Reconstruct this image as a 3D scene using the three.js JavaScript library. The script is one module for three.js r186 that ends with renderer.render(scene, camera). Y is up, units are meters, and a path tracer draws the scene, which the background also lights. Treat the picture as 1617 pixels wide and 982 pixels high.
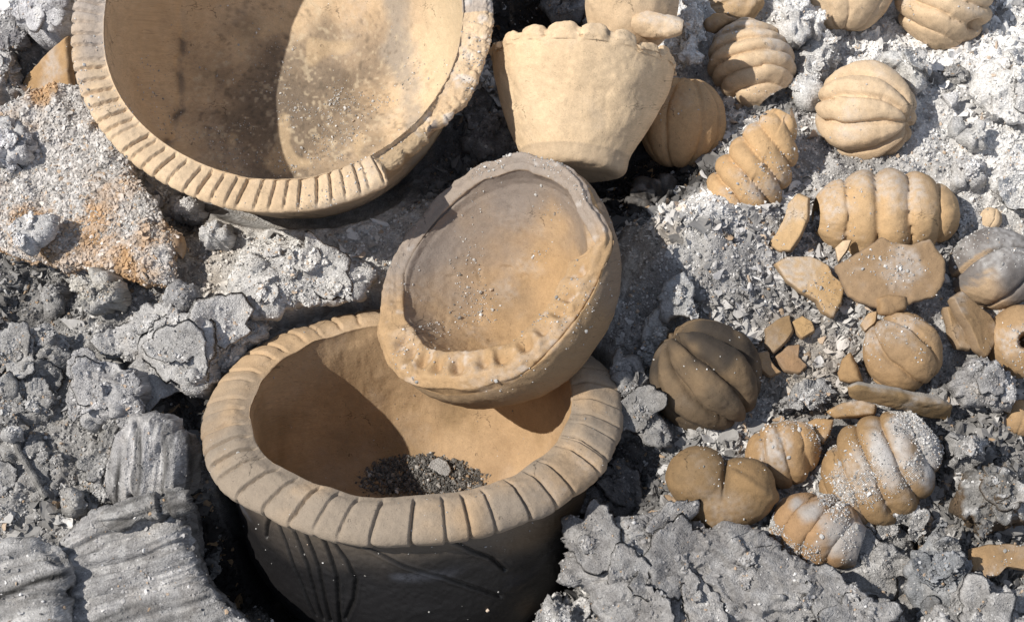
import * as THREE from 'three';

// ---------------------------------------------------------------- camera, sky, sun, exposure
const scene = new THREE.Scene();
const PW = 1617, PH = 982, FOV = 20, PITCH = 62 * Math.PI / 180, DIST = 0.863;
const camera = new THREE.PerspectiveCamera(FOV, PW / PH, 0.05, 200);
camera.position.set(0, DIST * Math.sin(PITCH), DIST * Math.cos(PITCH));
camera.lookAt(0, 0, 0);
camera.updateMatrixWorld(true);
const V3 = (x, y, z) => new THREE.Vector3(x, y, z);
const RIGHT = V3(1, 0, 0), VIEW = V3(0, Math.sin(PITCH), Math.cos(PITCH)), UP = V3(0, Math.cos(PITCH), -Math.sin(PITCH));
const dirOf = (sx, sy, sz) => V3(0, 0, 0).addScaledVector(RIGHT, sx).addScaledVector(UP, sy).addScaledVector(VIEW, sz).normalize();

const SUN_DIR = dirOf(-0.63, 0.26, 0.73);
const sun = new THREE.DirectionalLight(new THREE.Color().setRGB(1, 0.93, 0.82), 4.2);
sun.position.copy(SUN_DIR).multiplyScalar(3);
sun.castShadow = true;
Object.assign(sun.shadow.camera, { left: -0.5, right: 0.5, top: 0.5, bottom: -0.5, near: 0.5, far: 6 });
sun.shadow.mapSize.set(4096, 4096);
scene.add(sun, sun.target);
{ // clear daylight sky: pale at the horizon, bluer overhead
  const w = 256, h = 128, d = new Float32Array(w * h * 4);
  for (let j = 0; j < h; j++) for (let i = 0; i < w; i++) {
    const el = (j + 0.5) / h * Math.PI - Math.PI / 2, s = Math.max(0, Math.sin(el));
    const k = Math.pow(1 - s, 3), o = (j * w + i) * 4;
    const dn = el < 0 ? 0.55 : 1;
    d[o] = (0.24 + 0.36 * k) * dn; d[o + 1] = (0.28 + 0.34 * k) * dn; d[o + 2] = (0.36 + 0.28 * k) * dn; d[o + 3] = 1;
  }
  const t = new THREE.DataTexture(d, w, h, THREE.RGBAFormat, THREE.FloatType);
  t.mapping = THREE.EquirectangularReflectionMapping; t.magFilter = THREE.LinearFilter; t.needsUpdate = true;
  scene.background = t; scene.environment = t;
}
const renderer = new THREE.WebGLRenderer({ antialias: true });
renderer.toneMapping = THREE.LinearToneMapping;
renderer.toneMappingExposure = 1.22;
renderer.shadowMap.enabled = true;

// ---------------------------------------------------------------- noise
const fr = Math.floor, SS = (a, b, x) => { x = Math.min(1, Math.max(0, (x - a) / (b - a))); return x * x * (3 - 2 * x); };
const mix = (a, b, t) => a + (b - a) * t, mixc = (a, b, t) => [a[0] + (b[0] - a[0]) * t, a[1] + (b[1] - a[1]) * t, a[2] + (b[2] - a[2]) * t];
const clamp = (x, a, b) => x < a ? a : x > b ? b : x;
function hash(i, j, k) { let n = Math.imul(i, 374761393) ^ Math.imul(j, 668265263) ^ Math.imul(k, 1103515245); n = Math.imul(n ^ (n >>> 13), 1274126177); n = Math.imul(n ^ (n >>> 15), 2246822519 | 0); return ((n ^ (n >>> 16)) >>> 0) / 4294967296; }
function vn(x, y, z) { // value noise, -1..1
  const i = fr(x), j = fr(y), k = fr(z); let a = x - i, b = y - j, c = z - k;
  a = a * a * (3 - 2 * a); b = b * b * (3 - 2 * b); c = c * c * (3 - 2 * c);
  const l = (p, q, t) => p + (q - p) * t;
  return 2 * l(l(l(hash(i, j, k), hash(i + 1, j, k), a), l(hash(i, j + 1, k), hash(i + 1, j + 1, k), a), b), l(l(hash(i, j, k + 1), hash(i + 1, j, k + 1), a), l(hash(i, j + 1, k + 1), hash(i + 1, j + 1, k + 1), a), b), c) - 1;
}
function fbm(x, y, z, o = 4, g = 0.5) { let s = 0, a = 1, n = 0; for (let i = 0; i < o; i++) { s += a * vn(x, y, z); n += a; a *= g; x = x * 2.03 + 7.1; y = y * 2.03 + 3.7; z = z * 2.03 + 1.9; } return s / n; }
function ridged(x, y, z, o = 4) { let s = 0, a = 1, n = 0; for (let i = 0; i < o; i++) { s += a * (1 - 2 * Math.abs(vn(x, y, z))); n += a; a *= 0.55; x = x * 2.1 + 5.2; y = y * 2.1 + 1.3; z = z * 2.1 + 8.8; } return s / n; }
function cell2(x, y, seed, out) { // F1, F2, id of a 2-D cellular pattern
  const i = fr(x), j = fr(y); let f1 = 9, f2 = 9, id = 0;
  for (let a = -1; a <= 1; a++) for (let b = -1; b <= 1; b++) {
    const u = i + a + hash(i + a, j + b, seed) - x, v = j + b + hash(i + a, j + b, seed + 71) - y, d = u * u + v * v;
    if (d < f1) { f2 = f1; f1 = d; id = hash(i + a, j + b, seed + 133); } else if (d < f2) f2 = d;
  }
  out[0] = Math.sqrt(f1); out[1] = Math.sqrt(f2); out[2] = id; return out;
}
function cell3(x, y, z, seed, out) {
  const i = fr(x), j = fr(y), k = fr(z); let f1 = 9, f2 = 9, id = 0;
  for (let a = -1; a <= 1; a++) for (let b = -1; b <= 1; b++) for (let c = -1; c <= 1; c++) {
    const u = i + a + hash(i + a, j + b, k + c + seed) - x, v = j + b + hash(i + a, j + b, k + c + seed + 517) - y, w = k + c + hash(i + a, j + b, k + c + seed + 911) - z, d = u * u + v * v + w * w;
    if (d < f1) { f2 = f1; f1 = d; id = hash(i + a, j + b, k + c + seed + 37); } else if (d < f2) f2 = d;
  }
  out[0] = Math.sqrt(f1); out[1] = Math.sqrt(f2); out[2] = id; return out;
}
let seedNow = 20240;
const rnd = () => { seedNow = (Math.imul(seedNow, 1664525) + 1013904223) >>> 0; return seedNow / 4294967296; };
const C3 = [0, 0, 0];

// ---------------------------------------------------------------- from a place in the photograph to a place on the heap
const FPX = PH / 2 / Math.tan(FOV * Math.PI / 360);
function ray(px, py) { return V3(0, 0, 0).addScaledVector(RIGHT, (px - PW / 2) / FPX).addScaledVector(UP, -(py - PH / 2) / FPX).addScaledVector(VIEW, -1); }
function at(px, py, h = 0) { const r = ray(px, py), t = (h - camera.position.y) / r.y; return camera.position.clone().addScaledVector(r, t); }
const mpp = p => p.clone().sub(camera.position).dot(VIEW) * -1 / FPX;      // metres per photo pixel at a point
function onPlane(px, py, c, n) { const r = ray(px, py), t = c.clone().sub(camera.position).dot(n) / r.dot(n); return camera.position.clone().addScaledVector(r, t); }

// ---------------------------------------------------------------- materials
function noiseTex(size, fn) {
  const d = new Uint8Array(size * size * 4);
  for (let j = 0; j < size; j++) for (let i = 0; i < size; i++) { const v = clamp(fn(i / size, j / size), 0, 1) * 255, o = (j * size + i) * 4; d[o] = d[o + 1] = d[o + 2] = v; d[o + 3] = 255; }
  const t = new THREE.DataTexture(d, size, size); t.wrapS = t.wrapT = THREE.RepeatWrapping; t.magFilter = THREE.LinearFilter; t.needsUpdate = true; return t;
}
const per = (u, v, f, s) => { // tileable value noise
  const x = u * f, y = v * f, i = fr(x), j = fr(y); let a = x - i, b = y - j; a = a * a * (3 - 2 * a); b = b * b * (3 - 2 * b);
  const H = (p, q) => hash(((p % f) + f) % f, ((q % f) + f) % f, s);
  return mix(mix(H(i, j), H(i + 1, j), a), mix(H(i, j + 1), H(i + 1, j + 1), a), b);
};
const clayBump = noiseTex(1024, (u, v) => { // gritty fired clay: fine grain, small pits
  const pit = per(u, v, 90, 7); return 0.62 + 0.22 * (per(u, v, 256, 1) - 0.5) + 0.25 * (per(u, v, 128, 2) - 0.5) + 0.2 * (per(u, v, 40, 3) - 0.5) - 0.6 * SS(0.86, 0.97, pit) * SS(0.5, 0.8, per(u, v, 90, 11)); });
clayBump.repeat.set(16, 16);
const ashBump = noiseTex(1024, (u, v) => 0.5 + 0.45 * (per(u, v, 200, 4) - 0.5) + 0.4 * (per(u, v, 100, 5) - 0.5) + 0.3 * (per(u, v, 48, 6) - 0.5));
ashBump.repeat.set(18, 18);
const clayMap = noiseTex(1024, (u, v) => { const a = per(u, v, 300, 21), b = per(u, v, 128, 22), pore = per(u, v, 170, 23), fleck = per(u, v, 210, 24);
  return 0.86 + 0.11 * (a - 0.5) + 0.11 * (b - 0.5) + 0.08 * (per(u, v, 30, 26) - 0.5) - 0.38 * SS(0.84, 0.93, pore) * SS(0.35, 0.8, per(u, v, 20, 25)) + 0.16 * SS(0.86, 0.95, fleck) - 0.42 * SS(0.030, 0.008, Math.abs(per(u, v, 14, 27) + 0.25 * (per(u, v, 60, 28) - 0.5) - 0.5)) * SS(0.74, 0.84, per(u, v, 9, 29)); });
const ashMap = noiseTex(1024, (u, v) => { const a = per(u, v, 220, 31), b = per(u, v, 110, 32), c = per(u, v, 54, 33); return 0.80 + 0.28 * (a - 0.5) + 0.28 * (b - 0.5) + 0.20 * (c - 0.5) - 0.25 * SS(0.8, 0.95, per(u, v, 130, 34)); });
clayMap.repeat.set(16, 16); ashMap.repeat.set(18, 18);
const clayMat = new THREE.MeshStandardMaterial({ vertexColors: true, roughness: 0.88, map: clayMap, bumpMap: clayBump, bumpScale: 0.00026 });
const sootMat = new THREE.MeshStandardMaterial({ vertexColors: true, roughness: 0.85, map: ashMap, bumpMap: clayBump, bumpScale: 0.0002 });
const glossMat = new THREE.MeshStandardMaterial({ vertexColors: true, roughness: 0.5, map: clayMap, bumpMap: clayBump, bumpScale: 0.00015 });
const ashMat = new THREE.MeshStandardMaterial({ vertexColors: true, roughness: 0.97, map: ashMap, bumpMap: ashBump, bumpScale: 0.0006 });
const crumbMat = new THREE.MeshStandardMaterial({ roughness: 0.95 });
// base colours (linear)
const PALE = [0.67, 0.51, 0.345], TAN = [0.55, 0.39, 0.24], OCHRE = [0.45, 0.295, 0.16], BROWN = [0.20, 0.125, 0.062], SMOKE = [0.13, 0.115, 0.105], BLACK = [0.02, 0.019, 0.02];
const ASH = [0.40, 0.395, 0.395], ASHW = [0.78, 0.78, 0.79], ASHD = [0.15, 0.148, 0.15], CHAR = [0.028, 0.026, 0.026], WARM = [0.36, 0.30, 0.235];

// ---------------------------------------------------------------- things
const used = {};
function numbered(n) { const k = used[n] = (used[n] ?? -1) + 1; return k ? n + '_' + String(k).padStart(3, '0') : n; }
function tag(o, label, category, group) { o.userData.label = label; o.userData.category = category; if (group) o.userData.group = group; return o; }
function mesh(geo, mat, name) { const m = new THREE.Mesh(geo, mat); m.name = name; m.castShadow = m.receiveShadow = true; return m; }
const crusty = [];  // crumbs that make up the crust of ash pieces: [point, normal, size, colour]
const dusty = [];   // places on clay where ash crumbs lie: [point, normal, size]

// a grid surface: fn(i, j) -> Vector3; wraps in j when closed
function grid(nu, nv, fn, closed = true) {
  const P = new Float32Array(nu * nv * 3), I = [];
  for (let i = 0; i < nu; i++) for (let j = 0; j < nv; j++) { const p = fn(i, j), o = (i * nv + j) * 3; P[o] = p.x; P[o + 1] = p.y; P[o + 2] = p.z; }
  const w = closed ? nv : nv - 1;
  for (let i = 0; i < nu - 1; i++) for (let j = 0; j < w; j++) { const a = i * nv + j, b = i * nv + (j + 1) % nv, c = a + nv, d = b + nv; I.push(a, c, b, b, c, d); }
  const g = new THREE.BufferGeometry(); g.setAttribute('position', new THREE.BufferAttribute(P, 3)); g.setIndex(I); return g;
}
function normals(g) { g.computeVertexNormals(); return g; }
// push the surface along its normals, colour it, give it uv in metres
const _p = V3(0, 0, 0), _n = V3(0, 0, 0);
function finish(g, { disp, color, base = V3(0, 0, 0), flip = false, dust = 0, crust = 0, crustSize = 1 }) {
  if (flip === 'auto') { // outward winding for a closed surface
    const P = g.attributes.position.array, ix = g.index.array, a = V3(P[0], P[1], P[2]); let v = 0; const q = k => V3(P[3 * k], P[3 * k + 1], P[3 * k + 2]).sub(a);
    for (let i = 0; i < ix.length; i += 3) v += q(ix[i]).dot(q(ix[i + 1]).cross(q(ix[i + 2])));
    flip = v < 0;
  }
  if (flip) { const ix = g.index.array; for (let i = 0; i < ix.length; i += 3) { const t = ix[i]; ix[i] = ix[i + 1]; ix[i + 1] = t; } }
  normals(g);
  const P = g.attributes.position.array, n = P.length / 3; let N = g.attributes.normal.array;
  if (disp) { for (let i = 0; i < n; i++) { const d = disp(_p.set(P[3 * i], P[3 * i + 1], P[3 * i + 2]), _n.set(N[3 * i], N[3 * i + 1], N[3 * i + 2]), i); P[3 * i] += _n.x * d; P[3 * i + 1] += _n.y * d; P[3 * i + 2] += _n.z * d; } normals(g); N = g.attributes.normal.array; }
  const col = new Float32Array(n * 3), uv = new Float32Array(n * 2);
  for (let i = 0; i < n; i++) {
    const x = P[3 * i], y = P[3 * i + 1], z = P[3 * i + 2];
    const c = color(_p.set(x, y, z), _n.set(N[3 * i], N[3 * i + 1], N[3 * i + 2]), i);
    col[3 * i] = c[0]; col[3 * i + 1] = c[1]; col[3 * i + 2] = c[2];
    uv[2 * i] = x + 0.47 * y; uv[2 * i + 1] = z - 0.71 * y;
    if (dust && N[3 * i + 1] > 0.25 && rnd() < dust * 1.8) { const m = fbm(x * 55 + 3, y * 55, z * 55, 3); if (m + 0.35 * (rnd() - 0.5) > 0.12) dusty.push([V3(x, y, z), V3(N[3 * i], N[3 * i + 1], N[3 * i + 2]), Math.exp(rnd() * 1.2 - 0.6)]); }
    if (crust && N[3 * i] * VIEW.x + N[3 * i + 1] * VIEW.y + N[3 * i + 2] * VIEW.z > -0.1 && rnd() < crust) crusty.push([V3(x + (rnd() - 0.5) * 0.0012, y, z + (rnd() - 0.5) * 0.0012), V3(N[3 * i], N[3 * i + 1], N[3 * i + 2]), crustSize * Math.exp(rnd() * rnd() * 1.5 - 0.5), c]);
    P[3 * i] -= base.x; P[3 * i + 1] -= base.y; P[3 * i + 2] -= base.z;
  }
  g.setAttribute('color', new THREE.BufferAttribute(col, 3)); g.setAttribute('uv', new THREE.BufferAttribute(uv, 2));
  return g;
}
// clay colour with blotches, speckle and lying dust
function clayColor(main, { alt = OCHRE, altAmt = 0.4, smoke = SMOKE, smokeAt = null, ash = 0.25, seed = 0 } = {}) {
  return (p, n) => {
    let c = mixc(main, alt, altAmt * SS(-0.3, 0.6, fbm(p.x * 38 + seed, p.y * 38, p.z * 38, 3)));
    const f = 1 + 0.07 * vn(p.x * 900 + seed, p.y * 900, p.z * 900) + 0.09 * vn(p.x * 260, p.y * 260 + seed, p.z * 260);
    c = [c[0] * f, c[1] * f, c[2] * f];
    c = mixc(c, [c[0] * 0.55, c[1] * 0.58, c[2] * 0.66], 0.75 * SS(0.12, 0.55, fbm(p.x * 19 + seed * 2.3, p.y * 19, p.z * 19 + 4, 3)));
    if (smokeAt) c = mixc(c, smoke, clamp(smokeAt(p, n), 0, 1));
    if (ash) { const m = SS(0.05, 0.5, fbm(p.x * 60 + seed * 3, p.y * 60, p.z * 60, 4) + 0.35 * n.y - 0.30 + ash * 0.5) * (0.5 + 0.5 * vn(p.x * 700, p.y * 700, p.z * 700 + seed)); c = mixc(c, mixc(ASH, ASHW, 0.5), clamp(m * ash * 2, 0, 0.9)); }
    return c;
  };
}

// ---------------------------------------------------------------- pots: a turned, wobbly shell
const pots = [];
function pot({ c, h, a, normal, spin = 0, prof, nphi, oval = [1, 1], mod, disp, color, rimMat = clayMat, bodyMat = clayMat, wallMat, name, label, category, rimTag = [0.5, 1.5], dust = 0, split = true, dense }) {
  const ctr = at(c[0], c[1], h), s = a * mpp(ctr), n = dirOf(...normal);
  const X0 = RIGHT.clone().addScaledVector(n, -RIGHT.dot(n)).normalize(), Y0 = n.clone().cross(X0);
  const X = X0.clone().multiplyScalar(Math.cos(spin)).addScaledVector(Y0, Math.sin(spin)), Y = n.clone().cross(X);
  // sample the profile; each entry is [r, z, tag, samples to the next]
  const cr = new THREE.CatmullRomCurve3(prof.map(p => V3(p[0], p[1], p[2])), false, 'centripetal'), K = prof.length - 1, S = [];
  for (let k = 0; k < K; k++) for (let i = 0; i < prof[k][3]; i++) S.push(cr.getPoint((k + i / prof[k][3]) / K));
  S.push(cr.getPoint(1));
  const around = j => { if (!dense) return j / nphi * Math.PI * 2; const [a, b, k] = dense, m = k * nphi; return (j < m ? a + (b - a) * j / m : b + (a + 2 * Math.PI - b) * (j - m) / (nphi - m)) % (2 * Math.PI); };
  const info = new Float32Array(S.length * nphi * 4);
  const g = grid(S.length, nphi, (i, j) => {
    const phi = around(j), q = { r: S[i].x, z: S[i].y, tag: S[i].z, phi, u: i / (S.length - 1) };
    if (mod) mod(q);
    const o = (i * nphi + j) * 4; info[o] = q.tag; info[o + 1] = phi; info[o + 2] = q.z; info[o + 3] = q.r;
    return ctr.clone().addScaledVector(X, q.r * oval[0] * Math.cos(phi) * s).addScaledVector(Y, q.r * oval[1] * Math.sin(phi) * s).addScaledVector(n, q.z * s);
  });
  const P = g.attributes.position.array; let low = V3(0, 9, 0);
  for (let i = 0; i < P.length; i += 3) if (P[i + 1] < low.y) low.set(P[i], P[i + 1], P[i + 2]);
  const base = V3(ctr.x, low.y, ctr.z), I = i => ({ i, u: Math.floor(i / nphi) / (S.length - 1), tag: info[4 * i], phi: info[4 * i + 1], z: info[4 * i + 2], r: info[4 * i + 3] });
  finish(g, { flip: 'auto', disp: disp && ((p, nn, i) => disp(p, nn, I(i), s)), color: (p, nn, i) => color(p, nn, I(i)), base, dust });
  const grp = new THREE.Group(); grp.name = numbered(name); grp.position.copy(base); scene.add(grp); tag(grp, label, category);
  const ix = g.index.array, A = [], B = [], W = [];
  for (let i = 0; i < ix.length; i += 3) { const t = info[4 * ix[i]]; (split && t >= rimTag[0] && t <= rimTag[1] ? A : wallMat && t < rimTag[0] && ix[i] < S.length * nphi * 0.65 ? W : B).push(ix[i], ix[i + 1], ix[i + 2]); }
  const sub = list => { const g2 = new THREE.BufferGeometry(), map = new Map(), out = []; const src = g.attributes, d = { position: [], normal: [], color: [], uv: [] };
    for (const v of list) { let k = map.get(v); if (k === undefined) { k = map.size; map.set(v, k); for (const nm in d) { const z = src[nm].itemSize, ar = src[nm].array; for (let q = 0; q < z; q++) d[nm].push(ar[v * z + q]); } } out.push(k); }
    for (const nm in d) g2.setAttribute(nm, new THREE.BufferAttribute(new Float32Array(d[nm]), src[nm].itemSize)); g2.setIndex(out); return g2; };
  grp.add(mesh(sub(B), bodyMat, 'body')); if (A.length) grp.add(mesh(sub(A), rimMat, 'rim')); if (W.length) { const w = mesh(sub(W), wallMat, 'outer_wall'); w.userData.label = 'smoke-blackened outer wall with incised lines'; grp.add(w); }
  pots.push({ P, base, ctr, s, n, X, Y });
  return { grp, ctr, s, n, X, Y, base };
}
const notchSet = (from, to, count, jit, skip = () => false) => { const L = []; for (let i = 0; i < count; i++) { const f = from + (to - from) * (i + (rnd() - 0.5) * jit) / (count - 1); if (!skip(f)) L.push([f, 0.6 + 0.7 * rnd(), (rnd() - 0.5) * 0.05]); } return L; };
const angDist = (a, b) => { let d = a - b; d -= Math.round(d / (2 * Math.PI)) * 2 * Math.PI; return d; };
function notch(list, phi, r, w, slant = 0) { let d = 0; for (const [f, k, sl] of list) { const x = angDist(phi, f) + (slant + sl) * (r - 0.92); if (Math.abs(x) < 6 * w) { const t = x / w; d += k * (t > 0 ? 0.55 * Math.exp(-t * t * 0.9) + 0.45 * Math.exp(-t * 0.55) : Math.exp(-t * t * 4)); } } return Math.min(d, 1.25); }

// 1. the big notched bowl, upper left
const D2R = Math.PI / 180;
const bowlNotches = notchSet(172 * D2R, 301 * D2R, 34, 0.5);
const tornNotches = notchSet(318 * D2R, 366 * D2R, 14, 0.8);
const bigBowl = pot({
  name: 'notched_bowl', label: 'large tan clay bowl with a notched rim, leaning to show its scorched inside', category: 'bowl',
  c: [447, 20], h: 0.080, a: 338, normal: [0, 0.35, 0.94], nphi: 720, dense: [165 * D2R, 378 * D2R, 0.86],
  prof: [[0.0005, -0.94, 0, 4], [0.45, -0.93, 0, 8], [0.69, -0.79, 0, 12], [0.82, -0.48, 0, 16], [0.88, -0.16, 0, 10], [0.93, -0.075, 0.4, 8], [0.985, -0.045, 1, 10], [1.0, -0.005, 1, 12], [0.975, 0.02, 1, 14], [0.92, 0.022, 1, 14], [0.868, 0.008, 1, 8], [0.848, -0.03, 0.4, 14], [0.818, -0.30, 0, 22], [0.755, -0.57, 0, 18], [0.63, -0.75, 0, 24], [0.40, -0.835, 0, 26], [0.2, -0.855, 0, 30], [0.0005, -0.86, 0, 1]],
  mod: q => {
    const low = Math.exp(-Math.pow(angDist(q.phi, 272 * D2R) / 0.9, 2)); q.r *= 1 + 0.012 * low * q.tag + 0.012 * vn(Math.cos(q.phi) * 2 + 5, Math.sin(q.phi) * 2, q.z * 2);
    // the torn stretch at the lower right, where the rim has flaked away
    const torn = SS(300.5 * D2R, 302 * D2R, q.phi) * (1 - SS(322 * D2R, 333 * D2R, q.phi));
    const thin = SS(302 * D2R, 306 * D2R, q.phi) + SS(18 * D2R, 6 * D2R, q.phi) * (q.phi < 1 ? 1 : 0);
    if (q.r > 0.86) { q.r = mix(q.r, 0.86 + (q.r - 0.86) * (0.60 + 0.12 * vn(q.phi * 30, 1, 1)), torn); q.z -= torn * 0.03 * q.tag; q.r = mix(q.r, 0.85 + (q.r - 0.85) * 0.92, clamp(thin, 0, 1)); }
    if (q.tag > 0.5) q.z += 0.006 * vn(q.phi * 9, 3, 2);
  },
  disp: (p, n, q, s) => {
    const rim = SS(0.45, 0.95, q.tag);
    let d = fbm(p.x * 45, p.y * 45, p.z * 45, 3) * 0.0011 * (1 - 0.5 * rim) + 0.00022 * vn(p.x * 500, p.y * 500, p.z * 500);
    d -= rim * SS(0.845, 0.872, q.r) * 0.0022 * notch(bowlNotches, q.phi, q.r, 0.0075, 0.15) * SS(1.02, 0.985, q.r);
    d -= rim * SS(0.86, 0.92, q.r) * 0.0010 * notch(tornNotches, q.phi, q.r, 0.009, 0.3) * SS(1.0, 0.96, q.r);
    if (q.phi > 300 * D2R || q.phi < 0.3) d -= rim * 0.0011 * Math.max(0, ridged(p.x * 230, p.y * 230, p.z * 230, 3));
    if (q.z < -0.05 && q.r < 0.84) for (const [f, r, w, k] of [[62, 0.30, 0.07, 1], [20, 0.28, 0.06, 0.8], [80, 0.12, 0.07, 0.8], [300, 0.25, 0.08, 0.7], [350, 0.42, 0.07, 0.6], [270, 0.42, 0.08, 0.6]]) {
      const dx = q.r * Math.cos(q.phi) - r * Math.cos(f * D2R), dy = q.r * Math.sin(q.phi) - r * Math.sin(f * D2R); d -= 0.0022 * k * Math.exp(-(dx * dx + dy * dy) / (w * w)); }
    // crack along the foot of the left wall
    if (q.z < -0.2) { const cr = Math.abs(q.r * Math.cos(q.phi) + 0.615 + 0.02 * vn(q.phi * 12, 4, 4)); if (q.r > 0.5 && q.phi > 2.4 && q.phi < 3.9) d -= 0.0012 * Math.exp(-cr * cr / 0.00012); }
    return d;
  },
  color: (() => { const base = clayColor(PALE, { alt: TAN, altAmt: 0.6, ash: 0.12, seed: 1 }); return (p, n, q) => {
    let c = base(p, n);
    const x = q.r * Math.cos(q.phi), y = q.r * Math.sin(q.phi), rim = SS(0.4, 0.9, q.tag);
    if (q.z < -0.04 && q.r < 0.85 && n.dot(VIEW) > 0) { // soot on the floor of the bowl
      const f1 = fbm(p.x * 70, p.y * 70, p.z * 70, 4), dist = Math.hypot((x + 0.06) / 0.55, (y + 0.12) / 0.62);
      c = mixc(c, [0.16, 0.125, 0.095], 0.85 * SS(1.25, 0.35, dist + 0.55 * f1));
      c = mixc(c, TAN, 0.45 * SS(-0.3, -0.7, x));
      c = mixc(c, [0.34, 0.30, 0.26], 0.75 * SS(0.5, 0.1, Math.abs(x - 0.53 + 0.16 * y) / 0.2 + 0.5 * f1));
      c = mixc(c, [0.66, 0.55, 0.38], 0.6 * SS(0.58, 0.72, x) );
      const gr = vn(p.x * 620, p.y * 620, p.z * 620) + 0.8 * fbm(p.x * 180, p.y * 180, p.z * 180, 2);
      c = mixc(c, [0.10, 0.08, 0.06], 0.5 * SS(-0.3, -0.9, gr) * SS(0.78, 0.5, q.r)); c = mixc(c, [0.62, 0.52, 0.38], 0.55 * SS(0.3, 0.9, gr) * SS(0.78, 0.5, q.r));
      c = mixc(c, [0.66, 0.5, 0.32], 0.5 * SS(0.42, 0.6, vn(p.x * 75 + 2, p.y * 75, p.z * 75)) * SS(0.6, 0.4, q.r));
      const cr = Math.abs(x + 0.615 + 0.02 * vn(q.phi * 12, 4, 4)); if (q.phi > 2.75 && q.phi < 3.75) c = mixc(c, [0.09, 0.075, 0.07], 0.8 * Math.exp(-cr * cr / 0.00035) * SS(-0.4, 0.3, vn(y * 14, 2, 8)));
    } else {
      const grey = SS(200, 178, q.phi / D2R) * 0.7 + 0.5 * SS(0.1, 0.5, fbm(p.x * 40, p.y * 40, p.z * 40 + 9, 3)) * SS(232, 200, q.phi / D2R);
      c = mixc(c, [0.40, 0.36, 0.34], clamp(grey, 0, 0.8) * rim);
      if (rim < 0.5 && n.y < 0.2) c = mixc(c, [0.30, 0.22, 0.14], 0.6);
      if (q.phi > 5.5 || q.phi < 0.35) { const m = vn(p.x * 130, p.y * 130, p.z * 130 + 4); c = mixc(c, [0.17, 0.16, 0.17], rim * SS(0.35, 0.6, m) * 0.8 * (q.r > 0.9 ? 1 : 0)); c = mixc(c, ASHW, rim * 0.45 * SS(0.1, 0.5, fbm(p.x * 200, p.y * 200, p.z * 200, 2))); }
      if (q.phi > 301 * D2R && q.phi < 318 * D2R && q.r > 0.87) c = mixc(c, [0.30, 0.22, 0.13], 0.6);
    }
    return c;
  }; })(), dust: 0.03
});

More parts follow.
